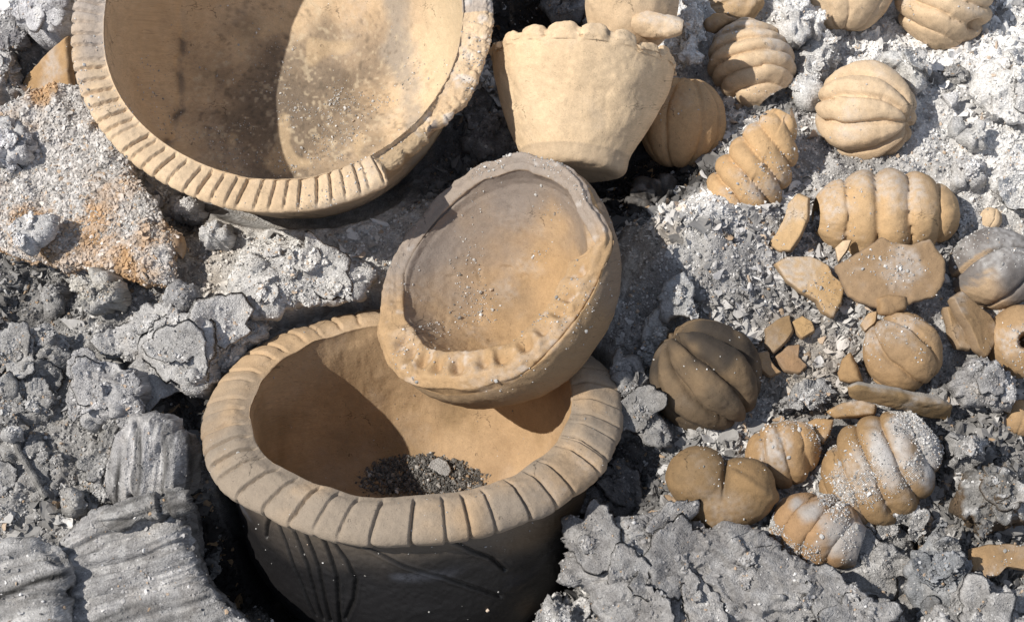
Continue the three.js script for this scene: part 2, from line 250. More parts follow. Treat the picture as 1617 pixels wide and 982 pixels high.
// 2. the oval pot in front, flared notched rim, smoked wall with cut lines
const potNotches = notchSet(-24 * D2R, 338 * D2R, 45, 0.5);
const cutLines = [ // [azimuth, depth below rim] runs round the wall, drawn in the wet clay
  [[226.5, -.17], [223, -.28], [221.5, -.36]], [[229, -.17], [232, -.4], [234, -.55], [237, -.78]], [[235, -.17], [238.5, -.42], [240, -.78]], [[240, -.18], [242.5, -.4], [243, -.78]], [[246, -.17], [248.5, -.42], [246.5, -.78]], [[249, -.18], [252.5, -.3], [254.5, -.42], [253, -.56], [249, -.72]],
  [[258.5, -.19], [270, -.30], [281, -.39], [292, -.52], [300, -.62]], [[284, -.16], [290, -.25], [296, -.33], [301, -.44]]];
const cutAt = new Map();
const frontPot = pot({
  name: 'oval_pot', wallMat: glossMat, label: 'oval clay pot with a wide flared notched rim and smoke-blackened wall in the foreground', category: 'pot',
  c: [648, 645], h: 0.028, a: 337, normal: [-0.005, 0.80, 0.60], nphi: 860, dense: [196 * D2R, 350 * D2R, 0.56], oval: [1, 0.84], spin: 0.0,
  prof: [[0.0005, -1.20, 0, 3], [0.50, -1.19, 0, 5], [0.68, -1.08, 0, 10], [0.815, -0.80, 0, 36], [0.855, -0.50, 0, 46], [0.875, -0.28, 0, 20], [0.89, -0.165, 0, 8], [0.92, -0.125, 0.4, 6], [0.965, -0.11, 1, 8], [1.0, -0.065, 1, 8], [0.985, -0.022, 1, 10], [0.92, 0.015, 1, 12], [0.84, 0.040, 1, 10], [0.785, 0.030, 1, 6], [0.752, -0.02, 0.4, 10], [0.722, -0.25, 0, 18], [0.69, -0.52, 0, 14], [0.60, -0.68, 0, 10], [0.3, -0.74, 0, 6], [0.0005, -0.75, 0, 1]],
  mod: q => {
    const t = Math.cos(q.phi), tip = Math.exp(-Math.pow(angDist(q.phi, 8 * D2R) / 0.35, 2)), left = Math.exp(-Math.pow(angDist(q.phi, 175 * D2R) / 0.6, 2));
    q.r *= 1 + 0.015 * vn(Math.cos(q.phi) * 2.5 + 15, Math.sin(q.phi) * 2.5, q.z * 2);
    if (q.tag > 0.3) { q.z += 0.03 * tip * q.tag; q.r *= 1 + 0.01 * tip; q.z += 0.008 * vn(q.phi * 7, 6, 2); q.r *= 1 + 0.012 * vn(q.phi * 5, 2, 9); }
    if (q.z > -0.9) q.r -= 0.015 * left * SS(0.5, 1, q.tag);
  },
  disp: (p, n, q) => {
    const rim = SS(0.5, 0.95, q.tag);
    let d = fbm(p.x * 50 + 4, p.y * 50, p.z * 50, 3) * 0.0010 + 0.00018 * vn(p.x * 500, p.y * 500, p.z * 500);
    const back = SS(20, 60, q.phi / D2R) * SS(200, 160, q.phi / D2R);
    d -= rim * SS(0.765, 0.80, q.r) * mix(0.0023, 0.0017, back) * notch(potNotches, q.phi, q.r, 0.0105, 0.12) * SS(1.02, 0.98, q.r);
    if (q.z < -0.1 && q.u < 0.65) {
      let m = 9; const az = q.phi / D2R;
      for (const L of cutLines) for (let k = 0; k < L.length - 1; k++) { const [a1, z1] = L[k], [a2, z2] = L[k + 1], K = 0.0139; // degrees to the same measure as z
        const x = (az - a1) * K, y = q.z - z1, X = (a2 - a1) * K, Y = z2 - z1, t = clamp((x * X + y * Y) / (X * X + Y * Y), 0, 1); m = Math.min(m, Math.hypot(x - t * X, y - t * Y)); }
      q.cut = m; d -= 0.0013 * Math.exp(-m * m / (0.0072 * 0.0072)) - 0.0003 * Math.exp(-Math.pow((m - 0.018) / 0.008, 2)); cutAt.set(q.i, m);
    }
    return d;
  },
  color: (() => { const base = clayColor(TAN, { alt: OCHRE, altAmt: 0.5, ash: 0.1, seed: 2 }); return (p, n, q) => {
    let c = base(p, n); const az = q.phi / D2R, rim = SS(0.45, 0.95, q.tag), f = fbm(p.x * 35, p.y * 35, p.z * 35 + 3, 4);
    if (rim > 0.3) { c = mixc(c, [0.285, 0.24, 0.195], 0.92 * SS(-0.4, 0.4, f + 0.5 * SS(330, 260, az) * SS(150, 230, az)) * rim); c = mixc(c, TAN, 0.5 * rim * SS(20, 60, az) * SS(200, 150, az)); }
    else if (q.u < 0.65) { // outer wall: grey-brown under the rim, black lower down, blue-grey sheen of soot
      c = mixc(c, [0.045, 0.042, 0.041], 0.96); c = mixc(c, [0.16, 0.11, 0.066], 0.8 * SS(288, 310, az) * SS(-0.45, -0.3, q.z)); c = mixc(c, [0.15, 0.122, 0.095], 0.6 * SS(-0.30, -0.17, q.z));
      const line = -0.27 + 0.10 * f + 0.03 * vn(p.x * 120, p.y * 120, p.z * 120) - 0.13 * SS(292, 316, az) - 0.12 * SS(258, 240, az);
      c = mixc(c, [0.012, 0.0115, 0.013], SS(line + 0.11, line - 0.10, q.z));
      c = mixc(c, [0.075, 0.081, 0.102], 0.75 * SS(0.18, 0.46, fbm(p.x * 22 + 8, p.y * 45, p.z * 22, 3)) * SS(-0.2, -0.32, q.z) * SS(-0.62, -0.45, q.z));
      
      const m = cutAt.get(q.i); if (m < 0.03) c = mixc(c, [0.006, 0.0055, 0.0055], 0.95 * Math.exp(-m * m / (0.0095 * 0.0095)));
    } else { c = mixc(c, OCHRE, 0.4); c = mixc(c, [0.52, 0.34, 0.16], 0.4 * SS(300, 350, az)); c = mixc(c, [0.23, 0.15, 0.07], 0.55 * SS(0.0, 0.5, f) ); }
    return c;
  }; })(), dust: 0.003
});

// 3. the small tilted bowl resting on the pot's rim
const pinches = []; for (let i = 0; i < 13; i++) pinches.push([(208 + 145 * i / 12 + (rnd() - 0.5) * 6) * D2R, 0.85 + 0.3 * rnd()]);
const S3 = 46 * D2R;
const smallBowl = pot({
  name: 'pinched_bowl', label: 'small tan bowl with a thick pinched rim, tilted and resting on the oval pot', category: 'bowl',
  c: [766, 429], h: 0.051, a: 198, normal: [-0.50, 0.45, 0.74], spin: S3, oval: [1.02, 0.99], nphi: 460,
  prof: [[0.0005, -0.93, 0, 5], [0.40, -0.91, 0, 12], [0.76, -0.76, 0, 14], [0.97, -0.46, 0, 14], [1.045, -0.22, 0, 12], [1.03, -0.06, 0.4, 8], [1.0, 0.0, 1, 9], [0.955, 0.035, 1, 12], [0.84, 0.03, 1, 12], [0.755, 0.0, 1, 8], [0.715, -0.07, 0.4, 12], [0.655, -0.26, 0, 18], [0.55, -0.46, 0, 18], [0.40, -0.62, 0, 16], [0.21, -0.71, 0, 14], [0.0005, -0.735, 0, 1]],
  mod: q => {
    const sc = ((q.phi + S3) / D2R + 360) % 360, thick = SS(150, 215, sc) * (1 - SS(351, 356, sc));     // direction on the bowl's own rim
    if (q.r > 0.05 && (q.tag > 0.2 || q.r < 0.78) && !(q.z < -0.03 && q.r > 0.9)) { const inner = clamp((1.0 - q.r) / 0.24, 0, 1), w = q.tag > 0.2 ? inner : SS(-0.62, -0.05, q.z); q.r += (1 - thick) * 0.175 * w * (q.r / 0.76); }
    if (q.tag > 0.4) { q.z += 0.05 * Math.sin(q.phi * 2 + 1.2) + 0.012 * vn(q.phi * 6, 5, 5); q.r *= 1 + 0.014 * vn(q.phi * 5, 1, 7); const ds = a => angDist(sc * D2R, a * D2R); q.r *= 1 + 0.07 * Math.exp(-Math.pow(ds(-3) / 0.20, 2)) - 0.03 * Math.exp(-Math.pow(ds(-45) / 0.45, 2)) + 0.03 * Math.exp(-Math.pow(ds(222) / 0.35, 2)); }
    q.r *= 1 + 0.02 * vn(Math.cos(q.phi) * 2 + 25, Math.sin(q.phi) * 2, q.z * 2);
  },
  disp: (p, n, q) => {
    const rim = SS(0.5, 0.95, q.tag); let d = fbm(p.x * 60 + 9, p.y * 60, p.z * 60, 3) * 0.0011 + 0.00022 * vn(p.x * 480, p.y * 480, p.z * 480);
    for (const [f, k] of pinches) { const sc = angDist(q.phi + S3, f), t = (q.r - 0.86 - 0.25 * sc) / 0.07; if (Math.abs(sc) < 0.3) { const u = sc / 0.06; d -= rim * 0.0046 * k * Math.exp(-t * t) * Math.exp(-(u > 0 ? u * u * 0.45 : u * u * 3)); } }
    d += rim * 0.0009 * ridged(p.x * 130, p.y * 130, p.z * 130, 3);
    const pit = vn(p.x * 190 + 3, p.y * 190, p.z * 190); if (pit > 0.74) d -= 0.0005 * SS(0.74, 0.85, pit);
    return d;
  },
  color: (() => { const base = clayColor([0.44, 0.29, 0.155], { alt: TAN, altAmt: 0.5, ash: 0.14, seed: 3 }); return (p, n, q) => {
    let c = base(p, n); const sc = q.phi + S3, x = q.r * Math.cos(sc), y = q.r * Math.sin(sc), f = fbm(p.x * 45, p.y * 45, p.z * 45 + 8, 4), rim = SS(0.5, 0.95, q.tag);
    if (rim < 0.3 && q.r < 0.92 && q.z < 0.02) { const g = SS(0.25, 0.95, Math.hypot(x - 0.1, y + 0.2) * 0.95 + 0.3 * f - 0.12) * SS(-0.5, 0.2, y + 0.15 * f - 0.35 * x); c = mixc(c, [0.235, 0.205, 0.19], 0.9 * g); }
    const up = SS(-0.15, 0.35, y + 0.2 * f); c = mixc(c, [0.30, 0.27, 0.255], rim * 0.8 * up);
    if (rim > 0.3) c = mixc(c, ASHW, 0.28 * SS(0.25, 0.6, fbm(p.x * 190, p.y * 190, p.z * 190, 3)));
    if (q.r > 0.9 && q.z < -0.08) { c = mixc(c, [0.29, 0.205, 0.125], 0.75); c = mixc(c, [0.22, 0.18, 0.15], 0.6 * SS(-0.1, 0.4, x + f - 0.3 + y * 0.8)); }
    return c;
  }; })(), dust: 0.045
});

// 4. the pale scalloped cup, lying back with its mouth away from us
const cup = pot({
  name: 'scalloped_cup', label: 'pale clay cup with a scalloped edge lying back between the big bowl and the beads', category: 'cup',
  c: [922, 88], h: 0.052, a: 146, normal: [0.085, 0.985, -0.12], nphi: 420,
  prof: [[0.0005, -1.30, 0, 6], [0.42, -1.30, 0, 8], [0.53, -1.26, 0, 10], [0.585, -1.10, 0, 14], [0.785, -0.72, 0, 22], [0.93, -0.38, 0, 22], [1.0, -0.10, 0.4, 14], [1.0, -0.02, 1, 10], [0.975, 0.035, 1, 8], [0.925, 0.035, 1, 8], [0.90, -0.02, 1, 8], [0.86, -0.3, 0, 10], [0.7, -0.75, 0, 8], [0.45, -1.05, 0, 6], [0.0005, -1.1, 0, 1]],
  mod: q => {
    q.r *= 1 + 0.025 * vn(Math.cos(q.phi) * 2.2 + 35, Math.sin(q.phi) * 2.2, q.z * 1.6);
    const sc = Math.pow(Math.abs(Math.cos(q.phi * 9.2 + 0.6 * vn(q.phi * 2, 3, 3))), 0.6), w = SS(0.25, 1, q.tag) + (q.tag < 0.4 && q.z > -0.12 ? 0.4 : 0);
    q.z += (0.085 * sc * (0.65 + 0.5 * vn(q.phi * 2.6, 7, 7)) - 0.04) * w - 0.05 * w * Math.exp(-Math.pow(angDist(q.phi, 315 * D2R) / 0.3, 2));
  },
  disp: (p, n, q) => { let d = fbm(p.x * 34 + 2, p.y * 34, p.z * 34, 3) * 0.0030 + 0.00018 * vn(p.x * 450, p.y * 450, p.z * 450);
    const lower = SS(-0.16, -0.04, q.z); d -= lower * 0.0014 * Math.exp(-Math.pow((Math.abs(((q.phi * 9.2 / Math.PI) % 1 + 1) % 1 - 0.5)) / 0.13, 2));
    if (q.tag > 0.4) d += 0.0008 * ridged(p.x * 120, p.y * 120, p.z * 120, 3);
    return d; },
  color: (() => { const base = clayColor([0.76, 0.58, 0.385], { alt: [0.70, 0.51, 0.32], altAmt: 0.6, ash: 0.06, seed: 14.6 }); return (p, n, q) => { let c = base(p, n); if (q.z > -0.1) { const m = fbm(p.x * 110, p.y * 110, p.z * 110, 3); c = mixc(c, [0.14, 0.12, 0.10], 0.7 * SS(0.32, 0.5, m)); } if (q.z < -1.1) c = mixc(c, [0.38, 0.30, 0.22], 0.5); return c; }; })()
});

// 5. another vessel, half out of the picture behind the cup
pot({
  name: 'clay_cup', label: 'pale round clay cup cut off by the top edge, standing behind the scalloped cup', category: 'cup',
  c: [996, -52], h: 0.075, a: 76, normal: [0.0, 0.93, 0.05], nphi: 200, split: false,
  prof: [[0.0005, -1.75, 0, 6], [0.5, -1.72, 0, 10], [0.74, -1.5, 0, 14], [0.92, -1.05, 0, 16], [1.0, -0.5, 0, 14], [1.0, 0, 1, 10], [0.9, 0.03, 1, 8], [0.85, -0.1, 0, 8], [0.8, -0.8, 0, 6], [0.4, -1.45, 0, 4], [0.01, -1.5, 0, 1]],
  disp: p => fbm(p.x * 60 + 12, p.y * 60, p.z * 60, 3) * 0.0022,
  color: clayColor(PALE, { alt: [0.60, 0.42, 0.25], ash: 0.2, seed: 5 })
});

// ---------------------------------------------------------------- the lie of the ash heap
const FEAT = [ // px, py, radius px, height m
  [60, 480, 80, -0.014], [60, 600, 110, 0.006], [345, 880, 70, -0.045], [300, 655, 40, -0.014], [905, 830, 60, -0.030], [960, 760, 60, -0.008], [1010, 290, 80, -0.016], [700, 235, 90, -0.022], [830, 20, 90, -0.035],
  [1395, 880, 45, -0.030], [560, 400, 130, 0.006], [430, 430, 90, 0.006], [1600, 220, 220, 0.012], [1090, 60, 60, 0.010], [1080, 930, 170, 0.016], [640, 985, 190, -0.060], [800, 960, 90, -0.045], [290, 330, 40, -0.016], [35, 170, 50, -0.020], [60, 40, 70, 0.010],
  [1280, 20, 70, 0.010], [1560, 800, 70, 0.006], [1280, 120, 40, -0.006], [1060, 640, 70, 0.0], [1050, 340, 40, -0.006], [1330, 480, 330, 0.018], [1085, 420, 110, 0.028]].map(([x, y, r, d]) => { const p = at(x, y, 0); return [p.x, p.z, 1 / Math.pow(r * mpp(p) * 1.1, 2), d]; });
function heap(x, z) { let h = 0.006 * fbm(x * 14, 3.3, z * 14, 3); for (const [a, b, k, d] of FEAT) { const q = ((x - a) * (x - a) + (z - b) * (z - b)) * k; if (q < 8) h += d * Math.exp(-q); } return h; }
// the heap lies under the pots that are sunk into it
const under = new Map(), UC = 0.004;
for (const { P, base } of pots) for (let i = 0; i < P.length; i += 3) { const k = fr((P[i] + base.x) / UC) * 4096 + fr((P[i + 2] + base.z) / UC), y = P[i + 1] + base.y; const o = under.get(k); if (o === undefined || y < o) under.set(k, y); }
const bed = new Map();
{ const low = new Map(), key = (i, j) => i * 4096 + j;
  for (const k of under.keys()) { const i = Math.round(k / 4096), j = k - i * 4096; for (let a = -2; a <= 2; a++) for (let b = -2; b <= 2; b++) { const c = key(i + a, j + b); if (low.has(c) || Math.abs(a) + Math.abs(b) > 2) continue; let m = 9; for (let e = -1; e <= 1; e++) for (let f = -1; f <= 1; f++) { const v = under.get(key(i + a + e, j + b + f)); if (v !== undefined && v < m) m = v; } if (m < 9) low.set(c, m); } }
  for (const k of low.keys()) { const i = Math.round(k / 4096), j = k - i * 4096; let t = 0, w = 0; for (let a = -1; a <= 1; a++) for (let b = -1; b <= 1; b++) { const v = low.get(key(i + a, j + b)); if (v !== undefined) { t += v; w++; } } bed.set(k, t / w - 0.001); } }
function underPot(x, z) { const u = x / UC - 0.5, v = z / UC - 0.5, i = fr(u), j = fr(v), a = u - i, b = v - j; let t = 0, w = 0; for (const [e, f, q] of [[0, 0, (1 - a) * (1 - b)], [1, 0, a * (1 - b)], [0, 1, (1 - a) * b], [1, 1, a * b]]) { const c = bed.get((i + e) * 4096 + j + f); if (c !== undefined) { t += c * q; w += q; } } return w > 0.3 ? t / w : 9; }
// what the ash looks like where: white, grey, dark, charred, brownish
const ZONE = [ // px, py, radius px, colour, strength
  [1590, 190, 160, ASHW, 1], [1340, 60, 90, ASHW, 0.9], [1085, 45, 70, ASHW, 1], [1230, 20, 90, ASHW, 0.8], [1430, 100, 60, ASHW, 0.7], [1105, 345, 50, ASHW, 1], [1190, 370, 50, ASHW, 0.5], [1200, 440, 90, [0.37, 0.365, 0.37], 0.8], [1520, 170, 50, ASH, 0.7], [1480, 260, 60, ASH, 0.4],
  [90, 25, 60, [0.56, 0.56, 0.6], 0.9], [25, 110, 60, ASHD, 0.8], [180, 300, 120, [0.66, 0.65, 0.65], 0.7], [560, 400, 140, [0.66, 0.65, 0.64], 0.9], [430, 440, 110, [0.62, 0.61, 0.60], 0.8], [320, 400, 60, WARM, 0.5], [60, 560, 120, [0.36, 0.355, 0.355], 0.7], [90, 720, 130, [0.40, 0.395, 0.395], 0.7],
  [1000, 260, 85, CHAR, 1], [960, 330, 70, CHAR, 1], [1060, 300, 45, CHAR, 0.9], [830, 20, 90, CHAR, 1], [700, 240, 90, [0.13, 0.125, 0.125], 0.9], [345, 880, 90, CHAR, 1], [300, 650, 45, CHAR, 0.8], [910, 840, 70, CHAR, 1], [965, 770, 75, [0.10, 0.098, 0.10], 0.9], [640, 985, 200, CHAR, 1], [1400, 890, 50, CHAR, 1], [1560, 900, 60, ASHD, 0.6], [1280, 140, 40, CHAR, 0.7], [1240, 190, 40, CHAR, 0.6], [1100, 280, 40, CHAR, 0.7],
  [1000, 440, 45, WARM, 0.6], [1260, 600, 70, WARM, 0.5], [1500, 640, 60, [0.24, 0.237, 0.24], 0.5], [1540, 780, 80, ASHD, 0.6], [40, 480, 70, ASHD, 0.7], [290, 330, 40, CHAR, 0.7]].map(([x, y, r, c, s]) => { const p = at(x, y, 0); return [p.x, p.z, 1 / Math.pow(r * mpp(p) * 1.15, 2), c, s]; });
function ashTone(x, z) {
  const w1 = x + 0.006 * vn(x * 90, 1, z * 90), w2 = z + 0.006 * vn(x * 90, 9, z * 90);
  let c = mixc([0.50, 0.495, 0.495], [0.33, 0.325, 0.325], SS(-0.2, 0.4, fbm(x * 28, 5, z * 28, 3)));
  for (const [a, b, k, col, s] of ZONE) { const q = ((w1 - a) * (w1 - a) + (w2 - b) * (w2 - b)) * k; if (q < 5) c = mixc(c, col, s * SS(1.9, 0.25, q)); }
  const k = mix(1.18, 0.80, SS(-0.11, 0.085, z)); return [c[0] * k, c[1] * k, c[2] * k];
}
function detail(x, z, out) { // crumbly ash: lumps of three sizes, each its own height and tone
  const wx = x + 0.004 * vn(x * 110, 2, z * 110), wz = z + 0.004 * vn(x * 110, 7, z * 110);
  cell2(wx * 62, wz * 62, 1, C3); const a = (0.25 + C3[2]) * (0.75 - 1.5 * C3[0] * C3[0]), ia = C3[2];
  cell2(wx * 150 + 3, wz * 150, 2, C3); const b = (C3[2] - 0.1) * (0.8 - 1.5 * C3[0] * C3[0]), ib = C3[2];
  cell2(wx * 390 + 1, wz * 390, 3, C3); const d = (1 - C3[0]) * (0.4 + C3[2]);
  out[0] = 0.0046 * a + 0.0036 * b + 0.0014 * d + 0.0022 * fbm(x * 160, 4, z * 160, 3); out[1] = ia * 0.5 + ib * 0.5; return out;
}
const D2 = [0, 0];
function groundY(x, z) { let y = heap(x, z) + detail(x, z, D2)[0]; const u = underPot(x, z); return u < 9 ? Math.min(y, u - 0.003) : y; }
{
  const axis = (lo, hi, step) => { const a = []; for (let v = lo; v <= hi; v += step) a.push(v); let s = step; for (let v = hi; v < 40;) { s *= s < 0.02 ? 1.09 : 1.6; v += s; a.push(v); } s = step; for (let v = lo; v > -40;) { s *= s < 0.02 ? 1.09 : 1.6; v -= s; a.unshift(v); } return a; };
  const xs = axis(-0.34, 0.34, 0.00128), zs = axis(-0.24, 0.20, 0.00128), tone = [], far = (x, z) => 1 - SS(0, 0.10, Math.max(Math.abs(x) - 0.35, -0.25 - z, z - 0.21));
  const g = grid(zs.length, xs.length, (i, j) => { const x = xs[j], z = zs[i], k = far(x, z), y = k > 0 ? mix(heap(x, z) + 0.002, groundY(x, z), k) : 0.002 + heap(x, z) * SS(3, 0.5, Math.hypot(x, z)); tone.push(mix(0.5, D2[1], k)); return V3(x, y, z); }, false);
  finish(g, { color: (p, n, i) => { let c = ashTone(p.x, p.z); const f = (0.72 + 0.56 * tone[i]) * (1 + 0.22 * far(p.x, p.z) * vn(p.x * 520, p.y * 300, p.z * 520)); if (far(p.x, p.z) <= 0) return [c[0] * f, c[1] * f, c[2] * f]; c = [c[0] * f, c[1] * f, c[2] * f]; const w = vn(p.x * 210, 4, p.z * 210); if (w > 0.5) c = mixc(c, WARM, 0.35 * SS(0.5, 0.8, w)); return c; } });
  const m = mesh(g, ashMat, 'ground'); m.userData.kind = 'structure'; scene.add(m);
}

// ---------------------------------------------------------------- clay beads and rattles
function setCenter(c, r, lift) { let p = at(c[0], c[1], 0.02); for (let k = 0; k < 4; k++) p = at(c[0], c[1], heap(p.x, p.z) + r * mpp(p) * lift); return p; }
function frame(axis) { const z = dirOf(...axis), x = Math.abs(z.dot(VIEW)) > 0.95 ? RIGHT.clone() : VIEW.clone(); x.addScaledVector(z, -x.dot(z)).normalize(); return [x, z.clone().cross(x), z]; }
function addBead({ c, r, axis, lift = 0.5, name, label, category, shape, color, disp, dust = 0.01, res = 1, mat = clayMat, group, parts }) {
  const ctr = setCenter(c, r, lift), s = r * mpp(ctr), [X, Y, Z] = frame(axis);
  const nu = Math.round(100 * res), nv = Math.round(170 * res);
  const g = grid(nu, nv, (i, j) => { const q = shape(i / (nu - 1), j / nv * 2 * Math.PI); return ctr.clone().addScaledVector(X, q[0] * s).addScaledVector(Y, q[1] * s).addScaledVector(Z, q[2] * s); });
  const P = g.attributes.position.array; let low = 9; for (let i = 1; i < P.length; i += 3) low = Math.min(low, P[i]);
  const base = V3(ctr.x, low, ctr.z), local = p => { const d = p.clone().sub(ctr).divideScalar(s); return [d.dot(X), d.dot(Y), d.dot(Z)]; };
  finish(g, { flip: 'auto', base, dust, color: (p, n) => color(p, n, local(p)), disp: (p, n) => (disp ? disp(p, n, local(p)) : 0) + fbm(p.x * 65 + c[0], p.y * 65, p.z * 65, 4) * 0.0014 + 0.00016 * vn(p.x * 480, p.y * 480, p.z * 480) });
  const m = mesh(g, mat, numbered(name)); m.position.copy(base); scene.add(m); tag(m, label, category, group);
  return { m, ctr, s, X, Y, Z, base };
}
// a ball with grooves from pole to pole
function nut({ n, twist = 0, depth = 0.13, el = 1, seed = 0, flat = 0.55, phase = 0 }) {
  const G = []; for (let i = 0; i < n; i++) G.push(phase + (i + 0.3 * (hash(i, seed, 5) - 0.5)) / n * 2 * Math.PI);
  return (u, phi) => {
    const th = u * Math.PI, st = Math.sin(th), ct = Math.cos(th), ps = phi + twist * ct + 0.05 * vn(phi * 2, ct * 3, seed);
    let d1 = 9; for (const g of G) d1 = Math.min(d1, Math.abs(angDist(ps, g)));
    const w = Math.PI / n, lobe = Math.sqrt(clamp(d1 / w, 0, 1)), k = Math.pow(st, 0.55);
    let r = 1 - depth * (1 - lobe) * k - depth * 0.55 * Math.exp(-Math.pow(d1 * st / 0.045, 2)) * k;
    r *= 1 - 0.10 * Math.exp(-Math.pow(th / 0.25, 2)) - 0.10 * Math.exp(-Math.pow((Math.PI - th) / 0.25, 2)); r *= 1 + 0.035 * vn(st * Math.cos(phi) * 1.4 + seed, st * Math.sin(phi) * 1.4, ct * 1.4);
    return [r * st * Math.cos(phi), r * st * Math.sin(phi), r * ct * el];
  };
}
// a body ringed along its axis: lenK half length in radii, R(t) outline, rings
function ringed({ lenK, rings, amp = 0.16, R = t => Math.pow(Math.sin(Math.PI * t), 0.55), skew = 0, skewPhi = 0, helix = 0, seed = 0, wob = 0.05, bend = 0 }) {
  return (u, phi) => {
    const t = 0.5 - 0.5 * Math.cos(Math.PI * u); let z = (t * 2 - 1) * lenK;
    const zeta = (t + skew * Math.cos(phi - skewPhi) * R(t) / lenK * 0.5 + helix * phi / (2 * Math.PI) / rings + 0.02 * vn(phi * 1.5, t * 3, seed)) * rings;
    const lobe = Math.sqrt(Math.abs(Math.sin(Math.PI * zeta))), id = Math.floor(zeta);
    let r = R(t) * (1 - amp * (1 - lobe) + 0.06 * (hash(id, seed, 3) - 0.5)) * (1 + wob * vn(Math.cos(phi) * 1.5, Math.sin(phi) * 1.5 + seed, t * 4));
    return [r * Math.cos(phi) + bend * Math.sin(Math.PI * t), r * Math.sin(phi), z];
  };
}
const paleBead = (seed, ash = 0.25) => clayColor(PALE, { alt: TAN, altAmt: 0.5, ash, seed });
const tanBead = (seed, ash = 0.3) => clayColor([0.40, 0.265, 0.145], { alt: [0.38, 0.24, 0.12], altAmt: 0.5, ash, seed });
addBead({ name: 'grooved_bead', category: 'bead', label: 'smooth oval bead with thin upright grooves, touching the right side of the scalloped cup', c: [1077, 193], r: 68, axis: [0.06, 1, 0.15], lift: 0.55, shape: nut({ n: 8, depth: 0.075, el: 1.10, seed: 11, phase: 0.35 }), color: clayColor([0.49, 0.32, 0.17], { alt: TAN, ash: 0.08, seed: 11 }), dust: 0.004 });
addBead({ name: 'ribbed_bead', category: 'bead', label: 'pale bead with diagonal shell-like ribs, right of the smooth oval bead near the top', c: [1187, 100], r: 66, axis: [0.50, -0.80, 0.2], lift: 0.55, shape: ringed({ lenK: 1.02, rings: 5.2, amp: 0.20, skew: 0.5, skewPhi: 1.2, seed: 12, R: t => Math.pow(Math.sin(Math.PI * (0.06 + 0.88 * t)), 0.45) }), color: paleBead(12, 0.4) });
addBead({ name: 'grooved_bead', category: 'bead', label: 'tan round bead cut off by the top edge, lower half showing thin vertical grooves', c: [1338, -22], r: 74, axis: [0.05, 1, 0.1], lift: 0.6, shape: nut({ n: 9, depth: 0.05, seed: 13 }), color: paleBead(13, 0.12), dust: 0.007 });
addBead({ name: 'ridged_bead', category: 'bead', label: 'pale ridged bead with a dark broken notch at its left, at the top right edge', c: [1492, 4], r: 76, axis: [0.15, 1, 0.1], lift: 0.6, shape: (() => { const f = ringed({ lenK: 1.0, rings: 4.6, amp: 0.17, skew: 0.35, skewPhi: 0.8, seed: 14 }); return (u, phi) => { const q = f(u, phi); return q; }; })(), disp: (p, n, q) => { const d = Math.hypot(q[0] - 0.55, q[1] - 0.62, q[2] + 0.47); return -0.006 * Math.exp(-d * d / 0.035); }, color: paleBead(14, 0.3) });
addBead({ name: 'grooved_bead', category: 'bead', label: 'large pale ball bead whose grooves swirl to a point at its right, upper right', c: [1366, 178], r: 81, axis: [0.80, -0.24, 0.52], lift: 0.5, shape: nut({ n: 9, twist: 0.22, depth: 0.15, seed: 15, phase: 0.5 }), color: paleBead(15, 0.25) });
addBead({ name: 'spiral_bead', category: 'bead', label: 'tan spiral bead like a screw shell standing aslant below the shell-ribbed bead', c: [1196, 262], r: 70, axis: [0.46, 0.87, 0.15], lift: 0.55, shape: ringed({ lenK: 1.35, rings: 5.4, amp: 0.24, helix: 1, skew: 0.25, skewPhi: 1.5, seed: 16, wob: 0.08, R: t => (1.05 - 0.42 * t) * Math.pow(Math.sin(Math.PI * (0.05 + 0.92 * t)), 0.38) }), color: clayColor([0.55, 0.365, 0.195], { alt: TAN, ash: 0.4, seed: 16 }), dust: 0.066 });
addBead({ name: 'lobed_bead', category: 'bead', label: 'long pale bead of five swollen rings like a grub, lying above the big brown sherd', c: [1398, 338], r: 76, axis: [0.99, 0.02, -0.08], lift: 0.5, res: 1.1, shape: ringed({ lenK: 1.46, rings: 4.6, amp: 0.20, skew: 0.15, seed: 17, R: t => Math.pow(Math.sin(Math.PI * (0.05 + 0.9 * t)), 0.5) }), color: clayColor([0.53, 0.355, 0.19], { alt: TAN, ash: 0.3, seed: 17 }), dust: 0.044 });
addBead({ name: 'smoked_bead', category: 'bead', label: 'dark grey smoke-stained lobed bead with a tan foot, at the right edge', c: [1572, 424], r: 70, axis: [0.85, 0.25, 0.45], lift: 0.55, shape: nut({ n: 5, twist: 0.35, depth: 0.15, seed: 18, phase: 0.9 }), color: (() => { const f = clayColor([0.17, 0.155, 0.15], { alt: [0.24, 0.21, 0.19], ash: 0.35, seed: 18 }); return (p, n, q) => mixc(f(p, n), TAN, 0.85 * SS(-0.05, -0.45, n.dot(UP) + 0.5 * fbm(p.x * 40, p.y * 40, p.z * 40, 2)) * SS(0.6, 0.1, q[2] + 0.2)); })(), dust: 0.110 });
addBead({ name: 'grooved_bead', category: 'bead', label: 'tan ball bead with one deep curved groove, just above the long edge-on sherd', c: [1424, 556], r: 66, axis: [0.55, -0.80, 0.1], lift: 0.5, shape: nut({ n: 6, twist: 0.25, depth: 0.12, seed: 19, phase: 0.6 }), color: tanBead(19, 0.28), dust: 0.044 });
